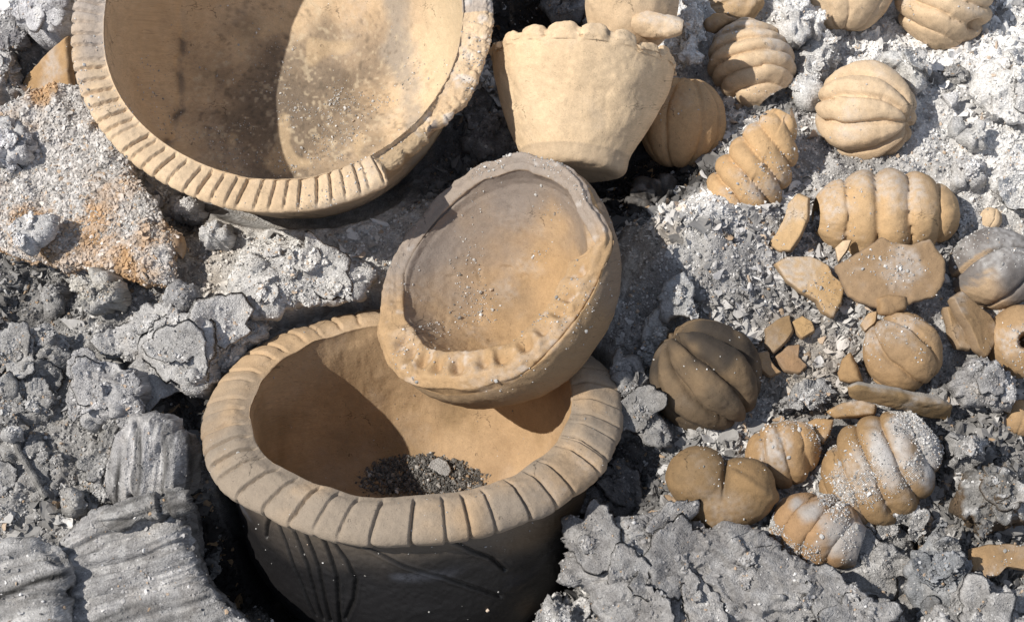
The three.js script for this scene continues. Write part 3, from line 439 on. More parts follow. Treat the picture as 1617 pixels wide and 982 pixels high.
addBead({ name: 'pierced_bead', category: 'bead', label: 'plain tan bead with a round drilled hole, cut off by the right edge', c: [1617, 540], r: 58, axis: [-0.18, 0.05, 0.98], lift: 0.6, shape: (u, phi) => { const th = u * Math.PI, st = Math.sin(th), ct = Math.cos(th), r = 1 + 0.04 * vn(st * Math.cos(phi) * 1.5, st * Math.sin(phi) * 1.5, ct); return [r * st * Math.cos(phi), r * st * Math.sin(phi), r * ct - 0.9 * Math.exp(-Math.pow(th / 0.19, 4))]; }, color: (() => { const f = tanBead(20, 0.3); return (p, n, q) => mixc(f(p, n), [0.05, 0.04, 0.03], Math.hypot(q[0], q[1]) < 0.16 && q[2] < 0.85 ? 0.85 : 0); })(), dust: 0.044 });
addBead({ name: 'dark_bead', category: 'bead', label: 'large dark brown smoke-fired ball bead with swirling grooves, right of the small tilted bowl', c: [1115, 594], r: 91, axis: [-0.62, 0.72, 0.12], lift: 0.5, res: 1.1, shape: nut({ n: 9, twist: 0.15, depth: 0.16, seed: 21, phase: 0.2 }), color: (() => { const f = clayColor([0.20, 0.138, 0.080], { alt: [0.085, 0.065, 0.047], altAmt: 0.95, ash: 0.05, seed: 21 }); return (p, n, q) => mixc(f(p, n), [0.032, 0.026, 0.022], 0.92 * SS(-0.05, 0.45, fbm(p.x * 45 + 2, p.y * 45, p.z * 45, 3) + 0.35 * (q[1] + q[2]) * 0.7)); })(), dust: 0.009 });
addBead({ name: 'heart_bead', category: 'bead', label: 'brown double-lobed bead like a heart with a pinched ridge, below the dark ball bead', c: [1138, 768], r: 80, axis: [0.1, 0.95, 0.3], lift: 0.55, res: 1.1, color: clayColor([0.30, 0.19, 0.09], { alt: [0.15, 0.105, 0.06], altAmt: 0.8, ash: 0.12, seed: 22 }), dust: 0.006,
  shape: (u, phi) => { const th = u * Math.PI, st = Math.sin(th), d = [st * Math.cos(phi), st * Math.sin(phi), Math.cos(th)]; // X toward us, Y left-right, Z up
    const L = (a, b, c2, R) => { const k = d[0] * a + d[1] * b + d[2] * c2, m = a * a + b * b + c2 * c2, D = k * k - m + R * R; return D > 0 ? k + Math.sqrt(D) : 0; };
    const y = 1, l1 = L(0, -0.44 * y, 0.12, 0.64), l2 = L(0.12, 0.42 * y, 0.0, 0.66), l3 = L(-0.05, 0.0, -0.30, 0.74); const k = 30; const e = Math.log(Math.exp(k * l1) + Math.exp(k * l2) + Math.exp(k * l3) + Math.exp(k * 0.5)) / k;
    let r = e * (1 + 0.03 * vn(d[0] * 2, d[1] * 2, d[2] * 2 + 5)); const rd = Math.abs(d[2] - 0.55 + 0.9 * (d[1] - 0.35)); r -= 0.13 * Math.exp(-Math.pow((d[1] - 0.03) / 0.09, 2)) * SS(-0.25, 0.5, d[2]) * SS(-0.2, 0.4, d[0] + 0.6 * d[2]); if (d[1] > 0) r += 0.09 * Math.exp(-rd * rd / 0.012) * SS(0, 0.3, d[1]); return [d[0] * r, d[1] * r, d[2] * r]; } });
addBead({ name: 'ribbed_bead', category: 'bead', label: 'small brown ribbed bead touching the right side of the heart-like bead', c: [1234, 718], r: 52, axis: [0.85, 0.45, -0.1], lift: 0.6, shape: ringed({ lenK: 1.12, rings: 3.6, amp: 0.14, skew: 0.3, skewPhi: 0.9, seed: 23, R: t => Math.pow(Math.sin(Math.PI * (0.05 + 0.88 * t)), 0.5) }), color: clayColor([0.40, 0.25, 0.12], { alt: OCHRE, ash: 0.35, seed: 23 }), dust: 0.044 });
addBead({ name: 'ribbed_bead', category: 'bead', label: 'large brown ribbed bead thickly covered with grey ash, lower right', c: [1392, 742], r: 84, axis: [0.70, 0.66, -0.05], lift: 0.45, res: 1.1, shape: ringed({ lenK: 1.12, rings: 4.3, amp: 0.17, skew: 0.4, skewPhi: 0.7, seed: 24, R: t => Math.pow(Math.sin(Math.PI * (0.06 + 0.88 * t)), 0.45) }), color: (() => { const f = clayColor([0.34, 0.22, 0.11], { alt: BROWN, ash: 0.3, seed: 24 }); return (p, n, q) => mixc(f(p, n), mixc(ASH, ASHW, 0.3 + 0.3 * vn(p.x * 600, p.y * 600, p.z * 600)), 0.85 * SS(0.0, 0.55, 0.35 * q[2] + 0.55 * n.y - 0.25 + 0.7 * fbm(p.x * 60, p.y * 60, p.z * 60 + 2, 4))); })(), dust: 0.7 });
addBead({ name: 'ribbed_bead', category: 'bead', label: 'small orange-tan ribbed bead sprinkled with ash, half buried below the ash-covered ribbed bead', c: [1290, 840], r: 62, axis: [0.80, -0.25, 0.15], lift: 0.45, shape: ringed({ lenK: 1.15, rings: 3.4, amp: 0.16, skew: 0.45, skewPhi: 0.5, seed: 25, R: t => Math.pow(Math.sin(Math.PI * (0.06 + 0.86 * t)), 0.5) }), color: (() => { const f = clayColor([0.36, 0.225, 0.12], { alt: [0.34, 0.21, 0.11], ash: 0.4, seed: 25 }); return (p, n, q) => mixc(f(p, n), ASH, 0.8 * SS(0.05, 0.5, 0.5 * n.y - 0.25 + 0.25 * q[2] + 0.7 * fbm(p.x * 70, p.y * 70, p.z * 70 + 2, 4))); })(), dust: 0.45 });
addBead({ name: 'clay_lump', category: 'lump', label: 'small tan clay lump cut off by the right edge, below the pierced bead', c: [1614, 660], r: 30, axis: [0.3, 0.9, 0.1], lift: 0.5, res: 0.5, shape: nut({ n: 4, depth: 0.08, seed: 26 }), color: tanBead(26, 0.2) });
addBead({ name: 'clay_crumb', category: 'lump', label: 'rough orange-tan clay crumb lying just above the dark grey bead', c: [1565, 345], r: 17, axis: [0.3, 0.9, 0.1], lift: 0.6, res: 0.4, shape: nut({ n: 5, depth: 0.16, seed: 27 }), color: paleBead(27, 0.2) });
addBead({ name: 'clay_lump', category: 'lump', label: 'rough pale clay lump at the top edge, above the shell-ribbed bead', c: [1152, 2], r: 46, axis: [0.9, 0.3, 0.1], lift: 0.5, res: 0.6, shape: nut({ n: 6, depth: 0.08, el: 1.2, seed: 28 }), disp: p => 0.003 * fbm(p.x * 120, p.y * 120, p.z * 120, 4), color: clayColor([0.58, 0.41, 0.24], { alt: TAN, ash: 0.5, seed: 28 }), dust: 0.110 });

// ---------------------------------------------------------------- sherds and pieces of ash: star-shaped outlines with thickness
function slab({ pts, y, h = 0.004, normal = [0, 0.72, 0.69], top, bot, p = 2, smooth = true, jag = 0.02, res = 1, disp, color, mat = ashMat, name, label, category, group, bend = 0, bendAng = 0, dust = 0, crust = mat === ashMat ? 0.35 : 0, crustSize = 1, layers = 0 }) {
  let cx = 0, cy = 0; for (const q of pts) { cx += q[0] / pts.length; cy += q[1] / pts.length; }
  let ctr = at(cx, cy, 0.01); for (let k = 0; k < 3; k++) ctr = at(cx, cy, y ?? heap(ctr.x, ctr.z) + h);
    const n = dirOf(normal[0], 0.961 * normal[1] - 0.276 * normal[2], 0.961 * normal[2] + 0.276 * normal[1]), W = pts.map(q => onPlane(q[0], q[1], ctr, n)), s = mpp(ctr); bot = bot ?? top;
  let per = 0; W.forEach((w, i) => per += w.distanceTo(W[(i + 1) % W.length]));
  const nphi = Math.max(28, Math.round(per / 0.0013 * res)), E = [];
  if (smooth) { const cr = new THREE.CatmullRomCurve3(W, true, 'centripetal'); cr.arcLengthDivisions = 400; for (let j = 0; j < nphi; j++) E.push(cr.getPointAt(j / nphi)); }
  else { let acc = 0, k = 0; const L = W.map((w, i) => w.distanceTo(W[(i + 1) % W.length])); for (let j = 0; j < nphi; j++) { let t = j / nphi * per; while (k < W.length - 1 && t > acc + L[k]) { acc += L[k]; k++; } E.push(W[k].clone().lerp(W[(k + 1) % W.length], Math.min(1, (t - acc) / L[k]))); } }
  const Xa = RIGHT.clone().addScaledVector(n, -RIGHT.dot(n)).normalize(), Ya = n.clone().cross(Xa), cb = Math.cos(bendAng), sb = Math.sin(bendAng);
  if (mat === ashMat && per < 0.11) jag *= 3.2;
  E.forEach((e, j) => { const f = 1 + jag * (0.6 * vn(e.x * 260, e.y * 260, e.z * 260) + 0.6 * vn(e.x * 700, e.y * 700, e.z * 700)); e.sub(ctr).multiplyScalar(f); });
  const rad = per / 6.28, nt = Math.max(8, Math.round(rad / 0.00105 * res)), nb = Math.max(5, Math.round(nt / 4)), nr = nt + nb;
  const g = grid(nr, nphi, (i, j) => {
    const up = i < nt, t = up ? i / (nt - 1) : (nr - 1 - i) / nb, rho = Math.max(0.001, 1 - Math.pow(1 - t, p > 4.5 ? 1.5 : 1.25));
    const pos = E[j].clone().multiplyScalar(rho), u = pos.dot(Xa) * cb + pos.dot(Ya) * sb;
    const z = (up ? top : -bot) * Math.sqrt(Math.max(0, 1 - Math.pow(rho, p))) - bend * u * u;
    return pos.addScaledVector(n, z).add(ctr);
  });
  const P = g.attributes.position.array; let low = 9; for (let i = 1; i < P.length; i += 3) low = Math.min(low, P[i]);
  const base = V3(ctr.x, low, ctr.z);
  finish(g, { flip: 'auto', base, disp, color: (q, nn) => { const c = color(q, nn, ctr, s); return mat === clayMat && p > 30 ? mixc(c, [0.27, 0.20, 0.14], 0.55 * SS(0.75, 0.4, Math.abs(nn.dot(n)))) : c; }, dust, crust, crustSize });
  const m = mesh(g, mat, numbered(name)); m.position.copy(base); scene.add(m); tag(m, label, category, group);
  if (mat === ashMat && !layers && rad > 0.0085 && name !== 'burnt_log' && name !== 'charcoal_stump' && name !== 'bark_strip') layers = Math.round(clamp(rad * rad * 26000, 3, 19));
  if (layers) peel(m, layers, 0.004, clamp(rad * 0.7, 0.006, 0.021), (q, nn) => color(q, nn, ctr, s), cx);
  return m;
}
// thin torn layers of ash that peel off a larger piece: parts of that piece
function peel(m, count, r0, r1, colorFn, sd) {
  const P = m.geometry.attributes.position, N = m.geometry.attributes.normal, n = V3(0, 0, 0); let made = 0;
  for (let tries = 0; made < count && tries < count * 60; tries++) {
    const v = fr(rnd() * P.count); n.fromBufferAttribute(N, v); if (n.dot(VIEW) < 0.35) continue;
    const ctr = V3(0, 0, 0).fromBufferAttribute(P, v).add(m.position), d = n.clone().multiplyScalar(0.45).addScaledVector(VIEW, 0.55).add(V3((rnd() - 0.5) * 0.75, (rnd() - 0.3) * 0.4, (rnd() - 0.5) * 0.75)).normalize();
    const X = RIGHT.clone().addScaledVector(d, -RIGHT.dot(d)).normalize(), Y = d.clone().cross(X), rad = mix(r0, r1, Math.pow(rnd(), 2.8)), a0 = rnd() * 6.28, el = 0.5 + 0.5 * rnd(), k0 = rnd() * 90, curl = (rnd() - 0.35) * 0.5 / rad, th = 0.0005 + 0.0004 * rnd();
    const nphi = 46, nt = 8, nb = 4;
    const g = grid(nt + nb, nphi, (i, j) => { const up = i < nt, t = up ? i / (nt - 1) : (nt + nb - 1 - i) / nb, f = j / nphi * 6.2832, e = rad * (1 + 0.42 * vn(Math.cos(f) * 1.3 + k0, Math.sin(f) * 1.3, 1) + 0.12 * vn(Math.cos(f) * 2.6 + k0, Math.sin(f) * 2.6, 2) + 0.08 * vn(f * 9 + k0, 1, 2)), rho = Math.max(0.002, Math.pow(t, 0.8));
      const x0 = Math.cos(f) * rho * e, y0 = Math.sin(f) * rho * e * el, x = x0 * Math.cos(a0) - y0 * Math.sin(a0), y = x0 * Math.sin(a0) + y0 * Math.cos(a0);
      const z = curl * x0 * x0 + 0.0018 * vn(x * 150 + k0, y * 150, 3) + 0.0007 * vn(x * 420 + k0, y * 420, 5) + (up ? th : -th) * Math.sqrt(Math.max(0, 1 - Math.pow(rho, 20)));
      return ctr.clone().addScaledVector(X, x).addScaledVector(Y, y).addScaledVector(d, z + 0.0012); });
    const b = 0.8 + 0.35 * rnd(); finish(g, { flip: 'auto', base: m.position, crust: 0.3, color: (p, nn) => { const c = colorFn(p, nn); return [c[0] * b, c[1] * b, c[2] * b]; } });
    m.add(mesh(g, ashMat, made ? 'layer_' + String(made).padStart(3, '0') : 'layer')); made++;
  }
}
const step = (t, w) => { const f = Math.floor(t); return f + SS(1 - w, 1, t - f); };
const dCrumb = (a = 1, sd = 0) => (p, n) => { // crusty, broken ash: angular clods, cracks between them, grit
  const wx = p.x + 0.004 * vn(p.x * 100 + sd, p.y * 100, p.z * 100), wy = p.y + 0.004 * vn(p.x * 100, p.y * 100 + sd, p.z * 100), wz = p.z;
  cell3(wx * 85 + sd, wy * 85, wz * 85, 7, C3); const e1 = (C3[2] - 0.5) * SS(0, 0.16, C3[1] - C3[0]), k1 = 1 - SS(0, 0.12, C3[1] - C3[0]);
  cell3(wx * 220 + sd, wy * 220, wz * 220, 5, C3); const e2 = (C3[2] - 0.5) * SS(0, 0.3, C3[1] - C3[0]);
  return a * (0.0065 * e1 - 0.0016 * k1 + 0.0026 * e2 + 0.0050 * fbm(p.x * 40 + sd, p.y * 40, p.z * 40, 4) + 0.0009 * vn(p.x * 420, p.y * 420, p.z * 420)); };
const dPaper = (a = 1, sd = 0) => (p, n) => { // burnt paper: overlapping thin sheets with torn steps and folds
  const t = 2.6 * fbm(p.x * 26 + sd, p.y * 26, p.z * 26, 4, 0.55), u = 2.2 * fbm(p.x * 48 + sd, p.y * 48 + 9, p.z * 48, 4, 0.6);
  return a * (0.0034 * step(t * 1.6, 0.07) + 0.0018 * step(u * 1.8, 0.08) + 0.0020 * ridged(p.x * 34 + sd, p.y * 34, p.z * 34, 3) + 0.0008 * Math.abs(vn(p.x * 190, p.y * 190, p.z * 190)) + 0.0005 * vn(p.x * 450, p.y * 450, p.z * 450)); };
const grainOf = (dir, sd = 0) => { const d = dirOf(...dir), w = V3(0, 1, 0).cross(d).normalize(), u = d.clone().cross(w); return p => { const t = p.dot(d), q = p.dot(w) + 0.006 * vn(p.x * 30 + sd, p.y * 30, p.z * 30), r = p.dot(u); return [t, q, r]; }; };
const dWood = (dir, a = 1, sd = 0) => { const G = grainOf(dir, sd); return p => { const [t, q, r] = G(p);
  return a * (0.0011 * ridged(t * 12 + sd, q * 330, r * 150, 2) + 0.0011 * fbm(t * 16 + sd, q * 170, r * 110, 3) + 0.0035 * fbm(p.x * 30 + sd, p.y * 30, p.z * 30, 3) - 0.0020 * SS(0.5, 0.68, vn(t * 9, q * 150 + sd, r * 110)) - 0.0030 * SS(0.62, 0.7, vn(t * 75 + sd, q * 14, r * 14))); }; };
const woodColor = (dir, main, alt, sd) => { const f = ashColor(main, alt, { sd, white: 0.3 }), G = grainOf(dir, sd); return (p, n) => { const c = f(p, n), [t, q, r] = G(p), k = 0.92 + 0.30 * ridged(t * 10 + sd, q * 300, r * 120, 2) + 0.25 * vn(t * 20, q * 420, r * 200) - 0.5 * SS(0.15, 0.6, vn(t * 13 + sd, q * 240, r * 150)) - 0.3 * SS(0.2, 0.6, vn(t * 7 + sd, q * 110, r * 90)) - 0.5 * SS(0.5, 0.68, vn(t * 9, q * 150 + sd, r * 110)); return [c[0] * k, c[1] * k, c[2] * k]; }; };
const dSherd = (sd = 0) => p => 0.0005 * fbm(p.x * 150 + sd, p.y * 150, p.z * 150, 3) + 0.00025 * vn(p.x * 500, p.y * 500, p.z * 500 + sd);
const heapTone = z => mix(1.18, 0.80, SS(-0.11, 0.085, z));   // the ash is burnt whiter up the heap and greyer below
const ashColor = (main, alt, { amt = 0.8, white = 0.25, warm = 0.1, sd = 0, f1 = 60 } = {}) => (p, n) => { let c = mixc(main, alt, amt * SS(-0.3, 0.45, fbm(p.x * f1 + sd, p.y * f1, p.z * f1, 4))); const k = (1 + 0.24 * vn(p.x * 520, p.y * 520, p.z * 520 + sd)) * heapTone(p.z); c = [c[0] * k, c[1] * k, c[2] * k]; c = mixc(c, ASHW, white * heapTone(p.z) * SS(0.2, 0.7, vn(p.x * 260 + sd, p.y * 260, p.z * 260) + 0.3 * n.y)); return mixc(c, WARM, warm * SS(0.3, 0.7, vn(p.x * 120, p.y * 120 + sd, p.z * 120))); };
const G1 = [0.47, 0.465, 0.47], G2 = [0.34, 0.337, 0.34], G3 = [0.58, 0.575, 0.58], BLUE = [0.29, 0.305, 0.33];
const UPN = [0, 0.72, 0.69];

// sherds of broken pots
const dusted = (main, amt, sd, o = {}) => { const f = clayColor(main, { alt: OCHRE, ash: 0.3, seed: sd, ...o }); return (p, n) => { const m = SS(-0.15, 0.4, fbm(p.x * 55 + sd, p.y * 55, p.z * 55, 4) + amt - 0.5); const g = mixc(ASH, ASHW, clamp(0.35 + 0.5 * vn(p.x * 520, p.y * 520, p.z * 520), 0, 1)); return mixc(f(p, n), g, clamp(m * (n.y > 0.1 ? 0.9 : 0.15), 0, 1)); }; };
slab({ name: 'pot_sherd', category: 'sherd', label: 'largest pot sherd, orange-brown and heaped with pale ash, left of the notched bowl', pts: [[-40, 205], [40, 160], [92, 138], [135, 150], [165, 205], [205, 270], [245, 320], [268, 385], [276, 452], [215, 440], [160, 425], [110, 425], [60, 412], [5, 392], [-40, 380]], h: 0.016, normal: [-0.12, 0.55, 0.82], top: 0.006, bot: 0.004, p: 4.4, res: 1.35, smooth: false, jag: 0.03, bend: 1.4, bendAng: 0.5, mat: clayMat, crust: 0.7, crustSize: 1.35, disp: (p, n) => { const m = SS(-0.35, 0.25, fbm(p.x * 40 + 3, p.y * 40, p.z * 40, 3)); return m * (0.0025 + 0.0085 * fbm(p.x * 75, p.y * 75, p.z * 75, 3) + 0.002 * ridged(p.x * 150, p.y * 150, p.z * 150, 2)); }, color: dusted([0.46, 0.30, 0.17], 0.82, 31), dust: 0.5 });
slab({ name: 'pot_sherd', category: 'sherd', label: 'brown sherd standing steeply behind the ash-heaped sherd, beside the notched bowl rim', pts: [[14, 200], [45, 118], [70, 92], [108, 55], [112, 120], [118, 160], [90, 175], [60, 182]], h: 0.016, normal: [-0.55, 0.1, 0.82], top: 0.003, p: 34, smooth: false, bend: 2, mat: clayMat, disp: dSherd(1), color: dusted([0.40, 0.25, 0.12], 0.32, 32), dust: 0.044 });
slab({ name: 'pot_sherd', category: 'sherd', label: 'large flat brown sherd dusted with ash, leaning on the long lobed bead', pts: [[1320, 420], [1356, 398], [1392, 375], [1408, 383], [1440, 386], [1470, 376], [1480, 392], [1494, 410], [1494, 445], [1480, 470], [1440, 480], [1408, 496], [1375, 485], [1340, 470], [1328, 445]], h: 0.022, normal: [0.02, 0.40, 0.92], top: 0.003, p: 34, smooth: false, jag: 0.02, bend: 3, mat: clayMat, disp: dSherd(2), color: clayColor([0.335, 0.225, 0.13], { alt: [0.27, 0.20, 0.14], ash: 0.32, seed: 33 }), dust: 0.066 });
slab({ name: 'pot_sherd', category: 'sherd', label: 'pale orange flat sherd speckled with ash, left of the large flat brown sherd', pts: [[1222, 418], [1240, 408], [1280, 406], [1308, 420], [1315, 436], [1334, 452], [1330, 480], [1315, 503], [1300, 497], [1290, 478], [1262, 462], [1240, 445]], h: 0.012, normal: [0.05, 0.55, 0.83], top: 0.003, p: 34, smooth: false, jag: 0.03, mat: clayMat, disp: dSherd(3), color: dusted([0.52, 0.35, 0.18], 0.22, 34), dust: 0.110 });
slab({ name: 'pot_sherd', category: 'sherd', label: 'narrow pale sherd standing on edge between the spiral bead and the lobed bead', pts: [[1216, 388], [1238, 350], [1246, 322], [1262, 305], [1280, 312], [1278, 345], [1266, 375], [1250, 398], [1232, 400]], h: 0.012, normal: [-0.35, 0.4, 0.85], top: 0.0028, p: 34, smooth: false, mat: clayMat, disp: dSherd(4), color: dusted([0.54, 0.37, 0.20], 0.2, 35), dust: 0.066 });
slab({ name: 'pot_sherd', category: 'sherd', label: 'tiny tan splinter of pottery at the left corner of the large flat brown sherd', pts: [[1318, 392], [1332, 380], [1346, 379], [1338, 398], [1324, 416]], h: 0.016, normal: [-0.2, 0.4, 0.9], top: 0.002, p: 34, smooth: false, mat: clayMat, disp: dSherd(5), color: clayColor(PALE, { ash: 0.2, seed: 36 }) });
slab({ name: 'pot_sherd', category: 'sherd', label: 'small blocky brown fragment in front of the lower edge of the large flat brown sherd', pts: [[1384, 474], [1402, 467], [1430, 470], [1430, 488], [1408, 500], [1388, 496]], h: 0.020, normal: [0, 0.5, 0.86], top: 0.004, p: 7, smooth: false, mat: clayMat, disp: p => 0.0012 * fbm(p.x * 220, p.y * 220, p.z * 220, 3), color: clayColor([0.38, 0.24, 0.12], { ash: 0.1, seed: 37 }) });
slab({ name: 'pot_sherd', category: 'sherd', label: 'upper long brown plate of the stacked pair of sherds beside the pierced bead', pts: [[1500, 470], [1514, 460], [1534, 478], [1560, 500], [1574, 520], [1566, 548], [1556, 567], [1542, 555], [1528, 520], [1512, 495]], h: 0.016, normal: [0.45, 0.45, 0.76], top: 0.003, p: 34, smooth: false, mat: clayMat, disp: dSherd(7), color: clayColor([0.34, 0.225, 0.12], { alt: BROWN, ash: 0.25, seed: 38 }), dust: 0.044 });
slab({ name: 'pot_sherd', category: 'sherd', label: 'lower lighter plate of the stacked pair of sherds, left of the pierced bead', pts: [[1490, 486], [1502, 484], [1520, 512], [1538, 540], [1530, 555], [1512, 552], [1500, 530]], h: 0.010, normal: [0.3, 0.5, 0.8], top: 0.0028, p: 34, smooth: false, mat: clayMat, disp: dSherd(8), color: clayColor([0.38, 0.255, 0.14], { alt: TAN, ash: 0.25, seed: 39 }) });
slab({ name: 'pot_sherd', category: 'sherd', label: 'small bright tan square chip lying above the brown chips right of the dark ball bead', pts: [[1250, 510], [1266, 499], [1282, 508], [1288, 524], [1266, 537], [1258, 528]], h: 0.008, normal: [0, 0.6, 0.8], top: 0.002, p: 34, smooth: false, mat: clayMat, disp: dSherd(9), color: clayColor([0.52, 0.34, 0.16], { ash: 0.12, seed: 40 }) });
slab({ name: 'pot_sherd', category: 'sherd', label: 'brown chip with a crack, between the dark ball bead and the bright square chip', pts: [[1208, 520], [1228, 505], [1248, 497], [1254, 524], [1240, 545], [1222, 560], [1208, 550]], h: 0.008, normal: [-0.1, 0.55, 0.83], top: 0.0024, p: 34, smooth: false, mat: clayMat, disp: dSherd(10), color: clayColor([0.34, 0.225, 0.115], { alt: BROWN, ash: 0.15, seed: 41 }) });
slab({ name: 'pot_sherd', category: 'sherd', label: 'reddish brown chip lying flat in ash below the cracked brown chip', pts: [[1222, 566], [1242, 548], [1262, 544], [1260, 566], [1275, 580], [1262, 593], [1238, 588]], h: 0.006, normal: [0.1, 0.6, 0.8], top: 0.0024, p: 34, smooth: false, mat: clayMat, disp: dSherd(11), color: clayColor([0.34, 0.215, 0.12], { alt: [0.3, 0.18, 0.10], ash: 0.15, seed: 42 }) });
slab({ name: 'pot_sherd', category: 'sherd', label: 'small brown chip wedged against the right side of the dark ball bead', pts: [[1194, 558], [1212, 555], [1218, 575], [1234, 590], [1214, 598], [1200, 585]], h: 0.010, normal: [0.1, 0.5, 0.85], top: 0.0024, p: 34, smooth: false, mat: clayMat, disp: dSherd(12), color: clayColor([0.36, 0.23, 0.12], { ash: 0.15, seed: 43 }) });
slab({ name: 'pot_sherd', category: 'sherd', label: 'pointed brown chip standing at the left side of the ball bead with one deep groove', pts: [[1323, 590], [1330, 566], [1344, 555], [1356, 578], [1364, 603], [1344, 606], [1326, 602]], h: 0.012, normal: [-0.3, 0.3, 0.9], top: 0.004, p: 6, smooth: false, mat: clayMat, disp: dSherd(13), color: clayColor([0.36, 0.23, 0.115], { ash: 0.15, seed: 44 }) });
slab({ name: 'pot_sherd', category: 'sherd', label: 'small pointed tan chip at the upper left of the ball bead with one deep groove', pts: [[1358, 514], [1372, 496], [1386, 492], [1384, 510], [1366, 526]], h: 0.016, normal: [-0.2, 0.5, 0.85], top: 0.002, p: 34, smooth: false, mat: clayMat, disp: dSherd(6), color: clayColor([0.48, 0.32, 0.17], { ash: 0.2, seed: 45 }) });
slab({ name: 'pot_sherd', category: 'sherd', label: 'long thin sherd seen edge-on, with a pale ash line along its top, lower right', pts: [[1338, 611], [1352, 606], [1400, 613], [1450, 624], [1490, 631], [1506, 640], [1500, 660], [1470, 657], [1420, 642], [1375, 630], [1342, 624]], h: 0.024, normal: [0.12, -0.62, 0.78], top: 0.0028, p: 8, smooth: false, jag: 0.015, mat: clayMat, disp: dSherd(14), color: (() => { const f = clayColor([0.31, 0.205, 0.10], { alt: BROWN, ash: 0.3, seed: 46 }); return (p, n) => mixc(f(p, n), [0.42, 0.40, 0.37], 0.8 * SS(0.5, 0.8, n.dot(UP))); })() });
slab({ name: 'pot_sherd', category: 'sherd', label: 'small tan chip half under the edge-on sherd, at its left end', pts: [[1306, 650], [1330, 636], [1362, 632], [1386, 640], [1382, 656], [1350, 660], [1318, 662]], h: 0.014, normal: [0, 0.55, 0.83], top: 0.003, p: 8, smooth: false, mat: clayMat, disp: dSherd(15), color: dusted([0.37, 0.24, 0.12], 0.2, 47), dust: 0.066 });
slab({ name: 'pot_sherd', category: 'sherd', label: 'small orange-tan chip between the small brown ribbed bead and the ash-covered ribbed bead', pts: [[1272, 668], [1290, 660], [1318, 662], [1312, 684], [1300, 704], [1286, 690]], h: 0.014, normal: [0, 0.5, 0.86], top: 0.0026, p: 8, smooth: false, mat: clayMat, disp: dSherd(16), color: clayColor([0.43, 0.27, 0.13], { ash: 0.25, seed: 48 }), dust: 0.044 });
slab({ name: 'pot_sherd', category: 'sherd', label: 'tapering brown sherd at the right edge near the bottom corner', pts: [[1530, 868], [1560, 860], [1600, 860], [1650, 868], [1640, 905], [1590, 896], [1575, 910], [1545, 920], [1532, 900]], h: 0.014, normal: [0, 0.5, 0.86], top: 0.003, p: 34, smooth: false, mat: clayMat, disp: dSherd(17), color: clayColor([0.33, 0.215, 0.11], { alt: OCHRE, ash: 0.25, seed: 49 }), dust: 0.044 });
slab({ name: 'pot_sherd', category: 'sherd', label: 'rough little brown fragment just left of the shell-ribbed bead, at its top', pts: [[1108, 36], [1124, 26], [1145, 24], [1164, 34], [1150, 46], [1130, 52], [1114, 46]], h: 0.018, normal: [0, 0.6, 0.8], top: 0.006, p: 3, smooth: false, mat: clayMat, disp: p => 0.002 * fbm(p.x * 180, p.y * 180, p.z * 180, 3), color: dusted([0.42, 0.27, 0.14], 0.2, 50) });

// pieces of ash and charred wood big enough to pick out
const ash = (label, pts, o) => slab({ name: o.name ?? 'ash_lump', category: o.category ?? 'ash lump', label, pts, ...o });
ash('grey squarish ash block standing left of the oval pot, above the grooved charcoal stump', [[126, 566], [140, 553], [165, 560], [190, 562], [204, 576], [224, 578], [222, 600], [228, 615], [214, 640], [213, 662], [196, 655], [170, 663], [150, 671], [128, 655], [105, 652], [108, 630], [118, 605], [128, 590]], { h: 0.016, normal: [-0.35, 0.35, 0.87], top: 0.008, bot: 0.012, p: 8, smooth: false, jag: 0.05, crust: 0.05, disp: dPaper(0.8, 4), color: ashColor([0.56, 0.555, 0.57], [0.42, 0.42, 0.44], { sd: 61 }) });
ash('tall pale grooved charcoal stump end at the left of the oval pot', [[178, 775], [182, 730], [192, 690], [214, 660], [250, 654], [280, 672], [300, 705], [298, 745], [292, 790], [240, 792], [196, 800]], { name: 'charcoal_stump', category: 'charcoal', h: 0.020, normal: [-0.3, 0.3, 0.9], top: 0.013, bot: 0.02, p: 4, jag: 0.04, crust: 0.03, disp: dWood([0.1, 1, 0.1], 1.3, 5), res: 1.7, color: woodColor([0.1, 1, 0.1], [0.58, 0.57, 0.57], [0.42, 0.415, 0.43], 62) });
ash('broad ash-coated burnt log with fine wood grain filling the bottom left corner', [[90, 925], [112, 860], [140, 822], [190, 800], [250, 790], [300, 800], [305, 850], [318, 900], [360, 950], [420, 1010], [340, 1060], [180, 1060], [80, 1020]], { name: 'burnt_log', category: 'burnt log', h: 0.016, normal: [-0.1, 0.55, 0.83], top: 0.011, bot: 0.03, p: 7, jag: 0.05, res: 1.8, crust: 0.03, disp: dWood([0.9, 0.3, 0.0], 1.3, 6), color: woodColor([0.9, 0.3, 0.0], [0.50, 0.495, 0.505], [0.33, 0.325, 0.33], 63) });
ash('smaller grained piece of burnt log cut off by the left edge at the bottom', [[-60, 892], [20, 862], [84, 868], [112, 905], [110, 960], [104, 1060], [-60, 1060]], { name: 'burnt_log', category: 'burnt log', h: 0.012, normal: [-0.1, 0.6, 0.8], top: 0.011, bot: 0.02, p: 7, jag: 0.04, crust: 0.03, disp: dWood([0.95, 0.2, 0.0], 1.3, 8), res: 1.5, color: woodColor([0.95, 0.2, 0.0], [0.53, 0.525, 0.53], [0.38, 0.375, 0.38], 64) });
